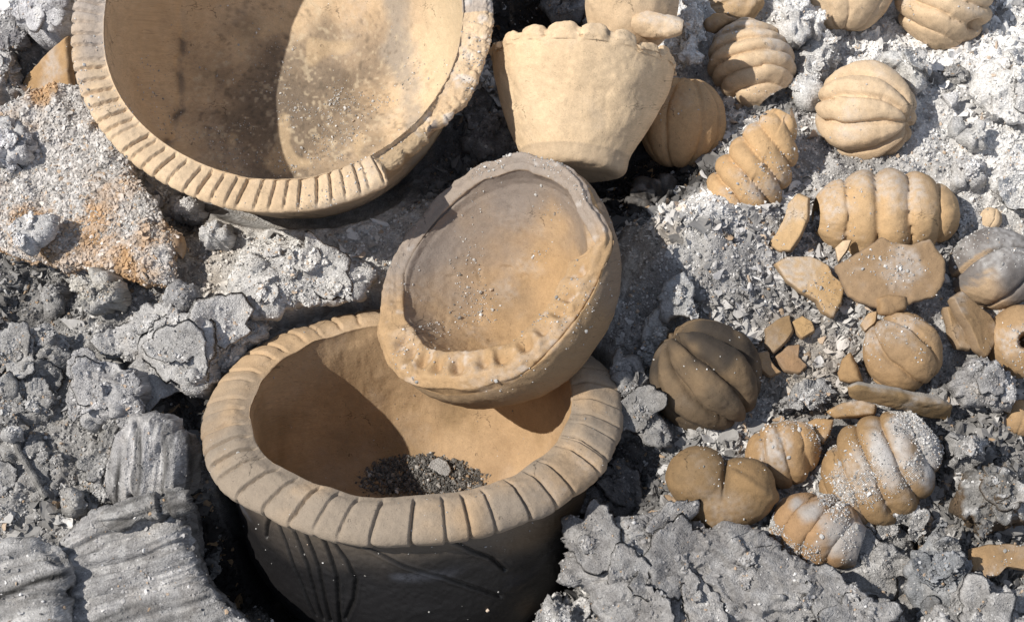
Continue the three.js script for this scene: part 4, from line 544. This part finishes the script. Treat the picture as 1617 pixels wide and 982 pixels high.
ash('layered charred bark strip along the top of the burnt log', [[150, 822], [190, 798], [250, 778], [300, 776], [306, 800], [280, 815], [230, 822], [190, 838]], { name: 'bark_strip', category: 'bark', h: 0.036, normal: [-0.1, 0.45, 0.88], top: 0.004, p: 4, jag: 0.05, crust: 0.03, disp: dWood([0.95, 0.3, 0], 1.0, 9), res: 1.7, color: woodColor([0.95, 0.3, 0], [0.34, 0.335, 0.335], [0.17, 0.165, 0.165], 65) });
ash('grey upright ash flake in the dark gap left of the oval pot wall', [[300, 850], [318, 815], [346, 808], [350, 850], [340, 890], [322, 915], [302, 890]], { name: 'ash_flake', category: 'ash flake', h: 0.008, normal: [-0.3, 0.1, 0.9], top: 0.004, p: 4, jag: 0.05, crust: 0.03, disp: dWood([0.1, 1, 0], 0.7, 3), color: ashColor(G2, ASHD, { sd: 66 }) });
ash('wide flat grey ash plate left of the oval pot rim, with a small dimple', [[165, 560], [200, 520], [235, 495], [270, 480], [305, 490], [350, 510], [372, 540], [345, 575], [330, 620], [300, 625], [260, 600], [220, 590]], { h: 0.014, normal: [-0.15, 0.6, 0.78], top: 0.009, bot: 0.01, p: 3, jag: 0.05, disp: dCrumb(0.9, 9), color: ashColor(G1, G3, { sd: 67, warm: 0.3 }), dust: 0.2 });
ash('smooth bluish grey angular ash lump above the dimpled ash plate', [[258, 486], [268, 460], [295, 450], [318, 466], [312, 484], [296, 500], [272, 492]], { h: 0.018, normal: [-0.1, 0.6, 0.8], top: 0.009, p: 3, jag: 0.03, disp: dCrumb(0.5, 11), color: ashColor([0.37, 0.37, 0.385], G2, { sd: 68 }) });
ash('pale rough ash lump under the lower edge of the ash-heaped sherd', [[132, 470], [138, 440], [165, 428], [188, 445], [190, 475], [165, 495], [140, 492]], { h: 0.014, normal: [-0.4, 0.4, 0.82], top: 0.010, p: 3, jag: 0.04, disp: dCrumb(1, 12), color: ashColor([0.52, 0.50, 0.46], G1, { sd: 69, warm: 0.4 }) });
ash('dark grey ash lump left of the pale rough lump, near the left edge', [[60, 470], [75, 450], [100, 452], [108, 480], [88, 500], [62, 492]], { h: 0.006, top: 0.010, p: 3, jag: 0.04, disp: dCrumb(0.8, 13), color: ashColor(G2, ASHD, { sd: 70 }) });
ash('sandy pale ash mound between the notched bowl and the oval pot', [[360, 440], [400, 390], [470, 385], [530, 400], [585, 430], [570, 470], [500, 485], [430, 500], [375, 490]], { h: 0.008, top: 0.010, p: 2.2, jag: 0.06, disp: dCrumb(0.7, 14), color: ashColor([0.66, 0.65, 0.64], G1, { sd: 71, white: 0.4 }), dust: 0.35 });
ash('white crusted ash lump at the top left corner beside the notched bowl rim', [[25, 30], [40, -20], [120, -30], [118, 30], [108, 50], [75, 60], [48, 55]], { h: 0.020, normal: [-0.3, 0.5, 0.8], top: 0.014, p: 3, jag: 0.06, crust: 0.05, disp: dPaper(1.2, 15), color: ashColor([0.62, 0.62, 0.65], [0.36, 0.36, 0.39], { sd: 72, white: 0.6 }), dust: 0.1 });
ash('dark grey wedge of ash below the white crusted lump, top left', [[2, 62], [22, 22], [40, 55], [46, 75], [20, 82]], { h: 0.012, normal: [0, 0.5, 0.86], top: 0.006, p: 4, jag: 0.03, disp: dCrumb(0.5, 16), color: ashColor([0.19, 0.185, 0.20], ASHD, { sd: 73 }) });
ash('pale ash knob at the left edge, below the dark wedge', [[-20, 100], [10, 85], [34, 95], [30, 120], [35, 150], [10, 165], [-20, 160]], { h: 0.014, top: 0.011, p: 3, jag: 0.05, disp: dCrumb(1, 17), color: ashColor(G3, G2, { sd: 74, white: 0.5 }) });
ash('bluish white ash knob at the left edge, above the ash-heaped sherd', [[-20, 205], [12, 196], [40, 212], [50, 240], [30, 262], [-20, 268]], { h: 0.026, top: 0.010, p: 2.5, jag: 0.05, disp: dCrumb(1.1, 18), color: ashColor([0.44, 0.44, 0.47], G2, { sd: 75, white: 0.5 }) });
ash('white ash knob on the lower left of the ash-heaped sherd', [[26, 362], [50, 346], [82, 344], [84, 362], [62, 384], [44, 388]], { h: 0.030, normal: [-0.3, 0.5, 0.8], top: 0.006, p: 3, jag: 0.05, disp: dCrumb(0.9, 19), color: ashColor([0.55, 0.55, 0.57], G1, { sd: 76, white: 0.5 }) });
ash('grey ash lump beside the ash-heaped sherd, in the gap under the notched bowl', [[268, 330], [285, 312], [310, 322], [320, 345], [300, 352], [275, 346]], { h: 0.008, normal: [-0.2, 0.5, 0.83], top: 0.009, p: 3, jag: 0.05, disp: dCrumb(1, 20), color: ashColor(G3, G1, { sd: 77 }) });
ash('rounded pale ash lump right of the gap under the notched bowl', [[318, 375], [330, 355], [352, 352], [362, 375], [350, 392], [326, 390]], { h: 0.008, normal: [-0.2, 0.5, 0.83], top: 0.009, p: 3, jag: 0.05, disp: dCrumb(1, 21), color: ashColor(G3, G1, { sd: 78 }) });
ash('small pale ash lump lower left, right of the bent twig', [[92, 800], [100, 770], [122, 772], [138, 795], [128, 812], [104, 812]], { h: 0.012, normal: [-0.3, 0.4, 0.86], top: 0.007, p: 3, jag: 0.04, disp: dCrumb(0.7, 22), color: ashColor([0.46, 0.45, 0.44], G2, { sd: 79 }) });
ash('tilted grey ash slab behind the charcoal stump, on its left', [[136, 770], [142, 720], [165, 680], [182, 660], [194, 690], [180, 740], [178, 790], [150, 790]], { h: 0.010, normal: [-0.35, 0.4, 0.85], top: 0.008, p: 3, jag: 0.05, disp: dCrumb(1, 23), color: ashColor([0.43, 0.42, 0.40], G2, { sd: 80, warm: 0.4 }) });
ash('small smooth white ash lump near the left edge, halfway down', [[2, 690], [14, 676], [34, 680], [36, 692], [18, 700]], { h: 0.012, top: 0.006, p: 2.5, jag: 0.03, disp: dCrumb(0.4, 24), color: ashColor([0.55, 0.55, 0.57], G3, { sd: 81 }) });
ash('large crumpled sheet of grey paper ash right of the oval pot at the bottom', [[892, 880], [930, 850], [985, 830], [1040, 822], [1100, 838], [1180, 845], [1230, 870], [1280, 900], [1290, 960], [1260, 1030], [1080, 1050], [980, 1000], [920, 940], [880, 915]], { name: 'paper_ash', category: 'paper ash', h: 0.008, normal: [-0.05, 0.66, 0.75], top: 0.012, bot: 0.02, p: 3, jag: 0.06, res: 1.3, crust: 0.05, disp: dPaper(0.75, 25), color: ashColor([0.31, 0.302, 0.305], [0.42, 0.415, 0.42], { sd: 82, warm: 0.1 }), dust: 0.132 });
ash('pale crusty ash lump at the bottom edge, right of the oval pot base', [[832, 985], [850, 955], [880, 938], [930, 950], [970, 965], [985, 1010], [900, 1030], [830, 1020]], { h: 0.022, normal: [-0.1, 0.5, 0.85], top: 0.010, p: 3, jag: 0.05, disp: dCrumb(1.2, 26), color: ashColor([0.46, 0.455, 0.46], G1, { sd: 83, white: 0.5 }), dust: 0.1 });
ash('dark hollow curl of charred paper between the oval pot and the heart-like bead', [[915, 775], [935, 740], [975, 725], [1020, 735], [1045, 765], [1040, 800], [1000, 822], [955, 825], [925, 808]], { name: 'charred_curl', category: 'charred paper', h: 0.008, normal: [0.1, 0.55, 0.83], top: 0.009, p: 2.5, jag: 0.06, crust: 0.05, disp: dPaper(1.8, 27), color: ashColor([0.115, 0.112, 0.115], [0.23, 0.225, 0.23], { sd: 84, white: 0.1 }) });
ash('grey fluffy ash sheet between the oval pot tip and the dark ball bead', [[975, 590], [1000, 570], [1022, 600], [1040, 640], [1062, 680], [1060, 715], [1030, 720], [1000, 690], [985, 650]], { name: 'paper_ash', category: 'paper ash', h: 0.012, normal: [-0.2, 0.55, 0.8], top: 0.010, p: 2.5, jag: 0.06, crust: 0.05, disp: dPaper(1.2, 28), color: ashColor([0.36, 0.36, 0.37], G2, { sd: 85 }) });
ash('pale angular ash flake with a pointed top, right of the small tilted bowl', [[1034, 470], [1050, 445], [1078, 428], [1094, 440], [1100, 470], [1098, 502], [1070, 500], [1045, 505]], { name: 'ash_flake', category: 'ash flake', h: 0.012, normal: [-0.15, 0.4, 0.9], top: 0.0035, p: 5, smooth: false, jag: 0.03, crust: 0.05, disp: dPaper(0.45, 29), color: ashColor([0.46, 0.465, 0.475], [0.35, 0.35, 0.36], { sd: 86 }) });
ash('upright pale ash flake at the upper left of the dark ball bead', [[1012, 560], [1018, 505], [1030, 486], [1044, 484], [1048, 520], [1036, 555], [1022, 575]], { name: 'ash_flake', category: 'ash flake', h: 0.010, normal: [-0.3, 0.2, 0.9], top: 0.003, p: 5, jag: 0.04, crust: 0.05, disp: dPaper(0.4, 30), color: ashColor([0.45, 0.455, 0.46], G1, { sd: 87 }) });
ash('small pale ash flake beside the charred black patch, above the pointed flake', [[1040, 410], [1046, 388], [1066, 380], [1072, 400], [1056, 418]], { name: 'ash_flake', category: 'ash flake', h: 0.008, normal: [-0.2, 0.5, 0.85], top: 0.003, p: 4, jag: 0.04, crust: 0.05, disp: dPaper(0.4, 31), color: ashColor(G3, G1, { sd: 88 }) });
ash('grey crusty ash ridge slanting up to the ash-covered ribbed bead, lower right', [[1280, 945], [1300, 900], [1340, 870], [1372, 820], [1405, 790], [1445, 778], [1458, 800], [1425, 840], [1410, 880], [1395, 925], [1360, 950], [1310, 970]], { h: 0.022, normal: [-0.25, 0.5, 0.83], top: 0.010, p: 3, jag: 0.07, disp: dCrumb(1.2, 32), color: ashColor([0.44, 0.435, 0.435], [0.54, 0.535, 0.54], { sd: 89, white: 0.45 }), dust: 0.25 });
ash('blue-grey upright ash flake right of the dark crevice, lower right', [[1432, 910], [1440, 872], [1452, 848], [1460, 826], [1478, 814], [1486, 806], [1498, 812], [1504, 836], [1520, 850], [1526, 872], [1536, 890], [1532, 920], [1540, 936], [1518, 962], [1480, 975], [1442, 955]], { name: 'ash_flake', category: 'ash flake', h: 0.024, normal: [-0.12, 0.35, 0.93], top: 0.005, p: 5, jag: 0.05, crust: 0.05, disp: dPaper(0.7, 33), color: ashColor(BLUE, [0.34, 0.345, 0.36], { sd: 90, white: 0.35 }), dust: 0.110 });
ash('grey ash bank in the bottom right corner', [[1460, 985], [1500, 945], [1560, 935], [1640, 945], [1660, 1030], [1560, 1050], [1450, 1040]], { h: 0.018, top: 0.014, p: 2.5, jag: 0.05, disp: dCrumb(1.3, 34), color: ashColor([0.47, 0.465, 0.47], G2, { sd: 91, white: 0.4 }), dust: 0.1 });
ash('low crumpled grey ash bank at the bottom edge below the crusty ridge', [[1260, 960], [1310, 945], [1380, 950], [1420, 975], [1450, 1040], [1260, 1050]], { h: 0.014, top: 0.012, p: 2.5, jag: 0.05, crust: 0.05, disp: dPaper(1.1, 35), color: ashColor([0.36, 0.355, 0.36], G2, { sd: 92 }), dust: 0.176 });
ash('round grey ash clod with a tan speck, below the pierced bead', [[1503, 615], [1512, 580], [1545, 566], [1580, 575], [1604, 605], [1600, 640], [1565, 650], [1525, 640]], { name: 'ash_clod', h: 0.012, normal: [0, 0.5, 0.86], top: 0.014, p: 2.4, jag: 0.04, disp: dCrumb(1, 36), color: ashColor([0.36, 0.355, 0.365], G3, { sd: 93, white: 0.4, warm: 0.4 }), dust: 0.12 });
ash('dark ash-sprinkled lump with a brown underside above the tapering brown sherd', [[1505, 810], [1515, 770], [1545, 740], [1590, 735], [1625, 760], [1630, 820], [1590, 840], [1540, 838]], { h: 0.016, normal: [0, 0.55, 0.83], top: 0.013, p: 2.6, jag: 0.04, disp: dCrumb(0.9, 37), color: (() => { const f = ashColor([0.30, 0.295, 0.29], [0.17, 0.165, 0.16], { sd: 94, white: 0.6 }); return (p, n) => mixc(f(p, n), [0.13, 0.09, 0.055], SS(0.45, 0.15, n.y + 0.2 * vn(p.x * 90, p.y * 90, p.z * 90))); })(), dust: 0.25 });
ash('grey ash lump right of the ash-covered ribbed bead', [[1490, 720], [1510, 690], [1545, 690], [1560, 715], [1540, 740], [1505, 745]], { h: 0.012, top: 0.011, p: 2.6, jag: 0.05, disp: dCrumb(1, 38), color: ashColor(G1, G2, { sd: 95, white: 0.4 }), dust: 0.12 });
ash('white blocky ash crust behind the large swirled ball bead, upper right', [[1385, 100], [1400, 80], [1440, 74], [1466, 92], [1464, 132], [1450, 145], [1420, 118]], { h: 0.018, normal: [0.1, 0.6, 0.8], top: 0.008, p: 4, jag: 0.04, crust: 0.05, disp: dPaper(0.7, 39), color: ashColor([0.55, 0.55, 0.55], G3, { sd: 96, white: 0.6, warm: 0.4 }), dust: 0.176 });
ash('white crumbly ash heap between the shell-ribbed bead and the top-edge round bead', [[1225, 30], [1240, -5], [1275, 5], [1298, 35], [1300, 60], [1270, 70], [1240, 62]], { h: 0.016, top: 0.012, p: 2.5, jag: 0.06, crust: 0.05, disp: dPaper(1.1, 40), color: ashColor([0.66, 0.66, 0.66], G3, { sd: 97, white: 0.7 }), dust: 0.2 });
ash('white ash heap between the scalloped cup and the shell-ribbed bead', [[1072, 70], [1074, 20], [1090, -20], [1120, -10], [1115, 30], [1112, 70], [1100, 100], [1082, 108]], { h: 0.014, top: 0.012, p: 2.5, jag: 0.06, disp: dCrumb(1, 41), color: ashColor([0.68, 0.68, 0.68], G3, { sd: 98, white: 0.7 }), dust: 0.25 });
ash('grey angular ash flake right of the large swirled ball bead', [[1494, 200], [1500, 182], [1522, 184], [1528, 205], [1510, 222], [1496, 216]], { name: 'ash_flake', category: 'ash flake', h: 0.010, normal: [0, 0.6, 0.8], top: 0.004, p: 5, smooth: false, crust: 0.05, disp: dPaper(0.3, 42), color: ashColor([0.40, 0.405, 0.41], G1, { sd: 99 }) });
ash('small white ash flake above the angular grey flake, upper right', [[1482, 150], [1500, 146], [1518, 142], [1512, 168], [1502, 175]], { name: 'ash_flake', category: 'ash flake', h: 0.012, normal: [0, 0.6, 0.8], top: 0.003, p: 5, smooth: false, crust: 0.05, disp: dPaper(0.3, 43), color: ashColor([0.55, 0.55, 0.56], G3, { sd: 100 }) });
ash('pale ash lump right of the angular grey flake', [[1524, 215], [1540, 202], [1558, 215], [1556, 232], [1535, 236]], { h: 0.010, top: 0.007, p: 3, disp: dCrumb(0.8, 44), color: ashColor([0.5, 0.5, 0.5], G1, { sd: 101, white: 0.5 }), dust: 0.1 });
ash('dark grey charred flake behind the white blocky crust, under the notched ridged bead', [[1468, 112], [1482, 96], [1506, 92], [1528, 104], [1534, 126], [1520, 138], [1500, 150], [1484, 138], [1472, 136]], { name: 'ash_flake', category: 'ash flake', h: 0.003, normal: [0, 0.72, 0.69], top: 0.003, p: 4, crust: 0.05, disp: dPaper(0.7, 45), color: ashColor([0.20, 0.195, 0.19], G2, { sd: 102 }) });
ash('grey rounded ash lump in the shadow between the notched bowl and the scalloped cup', [[735, 210], [745, 178], [775, 165], [800, 180], [812, 220], [818, 255], [780, 262], [745, 248]], { h: 0.0, normal: [0, 0.6, 0.8], top: 0.012, p: 2.5, jag: 0.04, disp: dCrumb(0.8, 46), color: ashColor([0.24, 0.235, 0.24], ASHD, { sd: 103 }) });
ash('thin grey curl of ash in the charred black patch below the smooth oval bead', [[1040, 292], [1052, 278], [1068, 268], [1066, 278], [1052, 292]], { name: 'ash_curl', category: 'ash flake', h: 0.002, normal: [0, 0.5, 0.86], top: 0.002, p: 3, crust: 0.05, disp: dPaper(0.2, 47), color: ashColor(G1, G2, { sd: 104 }) });
ash('black lump of charcoal glinting right of the small tilted bowl', [[985, 340], [1000, 300], [1040, 290], [1075, 305], [1080, 335], [1050, 350], [1020, 372], [995, 378]], { name: 'charcoal_lump', category: 'charcoal', mat: sootMat, h: -0.002, normal: [0, 0.6, 0.8], top: 0.011, p: 2.6, jag: 0.05, disp: dCrumb(1.2, 48), color: ashColor([0.024, 0.022, 0.022], [0.05, 0.045, 0.043], { sd: 105, white: 0.12, warm: 0.05 }) });
ash('charred grey-black stick end at the top edge, left of the clay cup', [[845, -40], [880, -45], [915, -30], [925, 20], [905, 45], [880, 52], [868, 30], [850, 10]], { name: 'charred_stick', category: 'charcoal', h: 0.012, normal: [-0.2, 0.3, 0.9], top: 0.010, p: 3, jag: 0.03, crust: 0.03, disp: dWood([0.1, 1, 0.1], 0.9, 49), color: ashColor([0.20, 0.20, 0.21], [0.05, 0.048, 0.05], { sd: 106, white: 0.1 }) });
{ const f = frontPot, q = f.ctr.clone().addScaledVector(f.X, 0.1 * f.s).addScaledVector(f.Y, 0.33 * f.s).addScaledVector(f.n, -0.675 * f.s);
  ash('thin pale flake of ash lying on the dark ash inside the oval pot', [[674, 738], [680, 727], [692, 722], [706, 729], [713, 742], [708, 752], [694, 750], [686, 744]], { name: 'ash_flake', category: 'ash flake', y: q.y, normal: [0.1, 0.72, 0.69], top: 0.0006, p: 20, smooth: false, crust: 0, disp: p => 0.0006 * vn(p.x * 200, p.y * 200, p.z * 200), color: ashColor([0.46, 0.46, 0.46], G1, { sd: 107 }) }); }
ash('low crusted grey ash bank at the left edge, level with the dimpled ash plate', [[-40, 540], [10, 525], [60, 520], [110, 535], [118, 560], [95, 590], [60, 600], [10, 596], [-40, 600]], { h: 0.006, top: 0.009, p: 2.4, jag: 0.06, disp: dCrumb(1.1, 52), color: ashColor([0.40, 0.395, 0.395], G2, { sd: 110, white: 0.3 }) });
ash('layered grey ash bank at the left edge, above the small smooth white lump', [[-40, 620], [20, 608], [80, 612], [104, 640], [96, 665], [40, 672], [-40, 668]], { h: 0.006, top: 0.009, p: 2.4, jag: 0.06, disp: dPaper(1, 53), color: ashColor([0.42, 0.415, 0.415], G2, { sd: 111, white: 0.3 }) });
ash('flat grey ash bank around the bent twig, lower left', [[-40, 720], [20, 705], [80, 700], [130, 715], [135, 760], [95, 780], [60, 800], [10, 795], [-40, 790]], { h: -0.003, top: 0.008, p: 2.4, jag: 0.06, disp: dCrumb(1.1, 54), color: ashColor([0.42, 0.415, 0.415], G2, { sd: 112, white: 0.3 }) });
ash('low pale ash heap between the dimpled plate and the oval pot rim', [[330, 530], [360, 505], [410, 500], [430, 515], [395, 550], [350, 590], [330, 570]], { h: 0.006, top: 0.007, p: 2.4, jag: 0.06, disp: dCrumb(0.8, 55), color: ashColor([0.56, 0.55, 0.54], G1, { sd: 113, white: 0.4 }), dust: 0.1 });
ash('broad white ash mass at the right edge, below the notched ridged bead', [[1540, 150], [1560, 110], [1600, 90], [1660, 100], [1660, 190], [1600, 200], [1560, 190]], { h: 0.010, top: 0.010, p: 2.4, jag: 0.07, disp: dPaper(1, 56), color: ashColor([0.74, 0.735, 0.73], G3, { sd: 114, white: 0.7 }), dust: 0.2 });
ash('white crumbly ash bank at the right edge, above the orange-tan clay crumb', [[1570, 250], [1600, 225], [1660, 220], [1660, 320], [1600, 325], [1575, 300]], { h: 0.010, top: 0.010, p: 2.4, jag: 0.07, disp: dCrumb(1, 57), color: ashColor([0.70, 0.695, 0.69], G3, { sd: 115, white: 0.7 }), dust: 0.2 });
ash('grey-white ash lump right of the long lobed bead, near its upper end', [[1496, 268], [1510, 250], [1540, 248], [1552, 270], [1540, 292], [1512, 296]], { h: 0.008, top: 0.008, p: 2.5, jag: 0.06, disp: dCrumb(1, 58), color: ashColor(G3, G1, { sd: 116, white: 0.5 }), dust: 0.1 });
ash('bluish white crust between the swirled ball bead and the shell-ribbed bead', [[1262, 120], [1275, 85], [1300, 75], [1330, 88], [1310, 110], [1290, 130], [1280, 165], [1268, 160]], { h: 0.010, top: 0.008, p: 2.5, jag: 0.07, disp: dPaper(0.9, 59), color: ashColor([0.60, 0.605, 0.615], G1, { sd: 117, white: 0.5 }), dust: 0.1 });
ash('flaky grey ash pile between the dark ball bead and the edge-on sherd', [[1215, 640], [1240, 615], [1290, 610], [1325, 625], [1300, 650], [1260, 660], [1230, 662]], { h: 0.008, top: 0.007, p: 2.5, jag: 0.07, disp: dPaper(0.9, 60), color: ashColor([0.46, 0.455, 0.455], G2, { sd: 118, white: 0.4 }), dust: 0.15 });
{ // bent twig, lower left
  const P = [[22, 690], [28, 712], [44, 738], [58, 762], [72, 788]].map(([x, y], i) => { const g = at(x, y, 0.012), q = at(x, y, heap(g.x, g.z) + 0.010); return q; });
  const g = new THREE.TubeGeometry(new THREE.CatmullRomCurve3(P), 40, 0.0016, 7), base = P[4].clone(); g.translate(-base.x, -base.y, -base.z); g.deleteAttribute('uv');
  const geo = finish(g, { color: (p) => { const k = 0.8 + 0.3 * vn(p.x * 300, p.y * 300, p.z * 300); return [0.30 * k, 0.295 * k, 0.29 * k]; }, disp: p => 0.0004 * vn(p.x * 400, p.y * 400, p.z * 400) });
  const m = mesh(geo, ashMat, 'twig'); m.position.copy(base); scene.add(m); tag(m, 'thin bent ash-grey twig leaning near the left edge, lower left', 'twig');
}

{ // rolled lip of the scalloped cup, at its right end
  const r = addBead({ name: 'rolled_lip', category: 'x', label: 'x', c: [1030, 54], r: 22, axis: [0.95, -0.12, 0.15], lift: 3.4, res: 0.6, dust: 0.05, shape: ringed({ lenK: 1.75, rings: 1.6, amp: 0.10, seed: 51, wob: 0.14, bend: -0.25, R: t => Math.pow(Math.sin(Math.PI * (0.04 + 0.92 * t)), 0.35) }), color: clayColor(PALE, { alt: [0.60, 0.42, 0.25], ash: 0.35, seed: 51 }) });
  r.m.userData = {}; r.m.position.add(onPlane(1033, 50, cup.ctr, VIEW).addScaledVector(VIEW, 0.022).sub(r.ctr)); cup.grp.attach(r.m);
}
// ---------------------------------------------------------------- loose crumbs and flakes of ash
function bit(kind, seed) {
  const g = new THREE.IcosahedronGeometry(1, kind === 'flake' ? 1 : 0); const P = g.attributes.position;
  const k = kind === 'flake' ? [1, 0.09, 0.7] : kind === 'splinter' ? [1, 0.22, 0.25] : [1, 0.75, 0.85];
  for (let i = 0; i < P.count; i++) { const x = P.getX(i), y = P.getY(i), z = P.getZ(i), f = 1 + 0.45 * vn(x * 1.3 + seed * 7, y * 1.3, z * 1.3); P.setXYZ(i, x * k[0] * f, y * k[1] * f + (kind === 'flake' ? 0.5 * vn(x * 0.9 + seed, 3, z * 0.9) + 0.25 * x * x : 0), z * k[2] * f); }
  g.deleteAttribute('uv'); g.computeVertexNormals(); return g;
}
const M4 = new THREE.Matrix4(), Q4 = new THREE.Quaternion(), E4 = new THREE.Euler(), COL = new THREE.Color();
function scatter(name, label, list, geos) { // list: [point, normal or null, size, colour, tilt]
  const grp = geos.map(() => []); list.forEach((q, i) => grp[i % geos.length].push(q));
  grp.forEach((L, gi) => {
    if (!L.length) return;
    const im = new THREE.InstancedMesh(geos[gi], crumbMat, L.length); im.name = numbered(name); im.castShadow = im.receiveShadow = true; im.userData.kind = 'stuff'; im.userData.label = label; im.userData.category = 'ash';
    L.forEach(([p, n, s, c, tilt], i) => {
      Q4.setFromEuler(E4.set((rnd() - 0.5) * tilt, rnd() * 6.28, (rnd() - 0.5) * tilt)); if (n) Q4.premultiply(new THREE.Quaternion().setFromUnitVectors(V3(0, 1, 0), n));
      M4.compose(p, Q4, V3(s * (0.7 + 0.6 * rnd()), s * (0.7 + 0.6 * rnd()), s * (0.7 + 0.6 * rnd()))); im.setMatrixAt(i, M4); im.setColorAt(i, COL.setRGB(c[0], c[1], c[2]));
    });
    scene.add(im);
  });
}
const shade = (c, a = 0.5) => { const k = 1 - a + 2 * a * rnd(); let q = [c[0] * k, c[1] * k, c[2] * k]; const r = rnd(); if (r < 0.025) q = mixc(q, ASHW, 0.6); else if (r < 0.08) q = mixc(q, OCHRE, 0.6); else if (r < 0.14) q = mixc(q, CHAR, 0.6); return q.map(v => Math.min(v, 0.78)); };
const onHeap = (n, s0, s1, pw, rise, tilt, patch) => { const L = []; for (let i = 0; i < n; i++) { const px = -60 + rnd() * 1740, py = -50 + rnd() * 1110; let p = at(px, py, 0.004); p.y = groundY(p.x, p.z); if (underPot(p.x, p.z) < p.y + 0.012) continue; if (patch && fbm(p.x * 38 + 7, 2, p.z * 38, 3) + 0.25 * (rnd() - 0.5) < patch - 1) continue; const s = s0 + (s1 - s0) * Math.pow(rnd(), pw); p.y += s * rise; L.push([p, null, s, shade(ashTone(p.x, p.z)), tilt]); } return L; };
scatter('ash_crumbs', 'loose crumbs of grey and white ash covering the whole heap', onHeap(120000, 0.0003, 0.0011, 3, 0.3, 3, 0), [bit('crumb', 1), bit('crumb', 2), bit('crumb', 3)]);
scatter('ash_flakes', 'thin curled flakes of grey and white ash strewn over the heap', [...onHeap(80000, 0.0006, 0.0036, 3.6, 0.3, 2.4, 0.95), ...onHeap(3000, 0.003, 0.0065, 2.5, 0.2, 1.4, 1.05)], [bit('flake', 4), bit('flake', 5), bit('flake', 6), bit('splinter', 7)]);
scatter('ash_crust', 'fine crust of crumbled ash coating the ash lumps and burnt logs', crusty.map(([p, n, s, c]) => { const r = 0.00055 * s; return [p, n, r, shade(c, 0.2), 1.3]; }), [bit('crumb', 12), bit('flake', 13), bit('flake', 14)]);
scatter('clay_dust', 'crumbs of white and grey ash sticking to the clay pots, beads and sherds', dusty.map(([p, n, s]) => { const r = 0.00029 * s * (rnd() < 0.06 ? 2.2 : 1); return [p.clone().addScaledVector(n, r * 0.3), n, r, shade(mixc([0.32, 0.315, 0.31], ASHW, rnd() * rnd()), 0.35), 3]; }), [bit('crumb', 8), bit('crumb', 9)]);
{ // dark ash swept together inside the oval pot
  const { ctr, s, n, X, Y } = frontPot, L = [];
  for (let i = 0; i < 9500; i++) { const a = (rnd() + rnd() - 1) * 0.46, b = (rnd() + rnd() - 1) * 0.20, k = 1 - Math.min(1, Math.hypot(a / 0.42, b / 0.18)); const p = ctr.clone().addScaledVector(X, (0.02 + a) * s).addScaledVector(Y, (0.37 + b - 0.12 * a) * s).addScaledVector(n, (-0.725 + 0.05 * k * rnd()) * s); L.push([p, null, 0.00032 + 0.0012 * Math.pow(rnd(), 4), shade(mixc([0.085, 0.082, 0.08], [0.30, 0.29, 0.28], rnd() * rnd()), 0.4), 3]); }
  for (let i = 0; i < 1600; i++) { const a = -0.45 + 0.8 * rnd(), b = (rnd() + rnd() - 1) * 0.34; L.push([ctr.clone().addScaledVector(X, a * s).addScaledVector(Y, (0.34 + b) * s).addScaledVector(n, (-0.735 + 0.004) * s), null, 0.0003 + 0.0005 * Math.pow(rnd(), 3), shade([0.13, 0.12, 0.11], 0.4), 3]); }
  scatter('pot_ash', 'dark grey crumbled ash lying on the floor of the oval pot', L, [bit('crumb', 10), bit('flake', 11)]);
}
scene.environmentIntensity = 1;
renderer.render(scene, camera);
let tri = 0; scene.traverse(o => { if (o.isMesh && !o.isInstancedMesh) tri += (o.geometry.index ? o.geometry.index.count : o.geometry.attributes.position.count) / 3; });
console.log('triangles', tri, 'dusty', dusty.length);
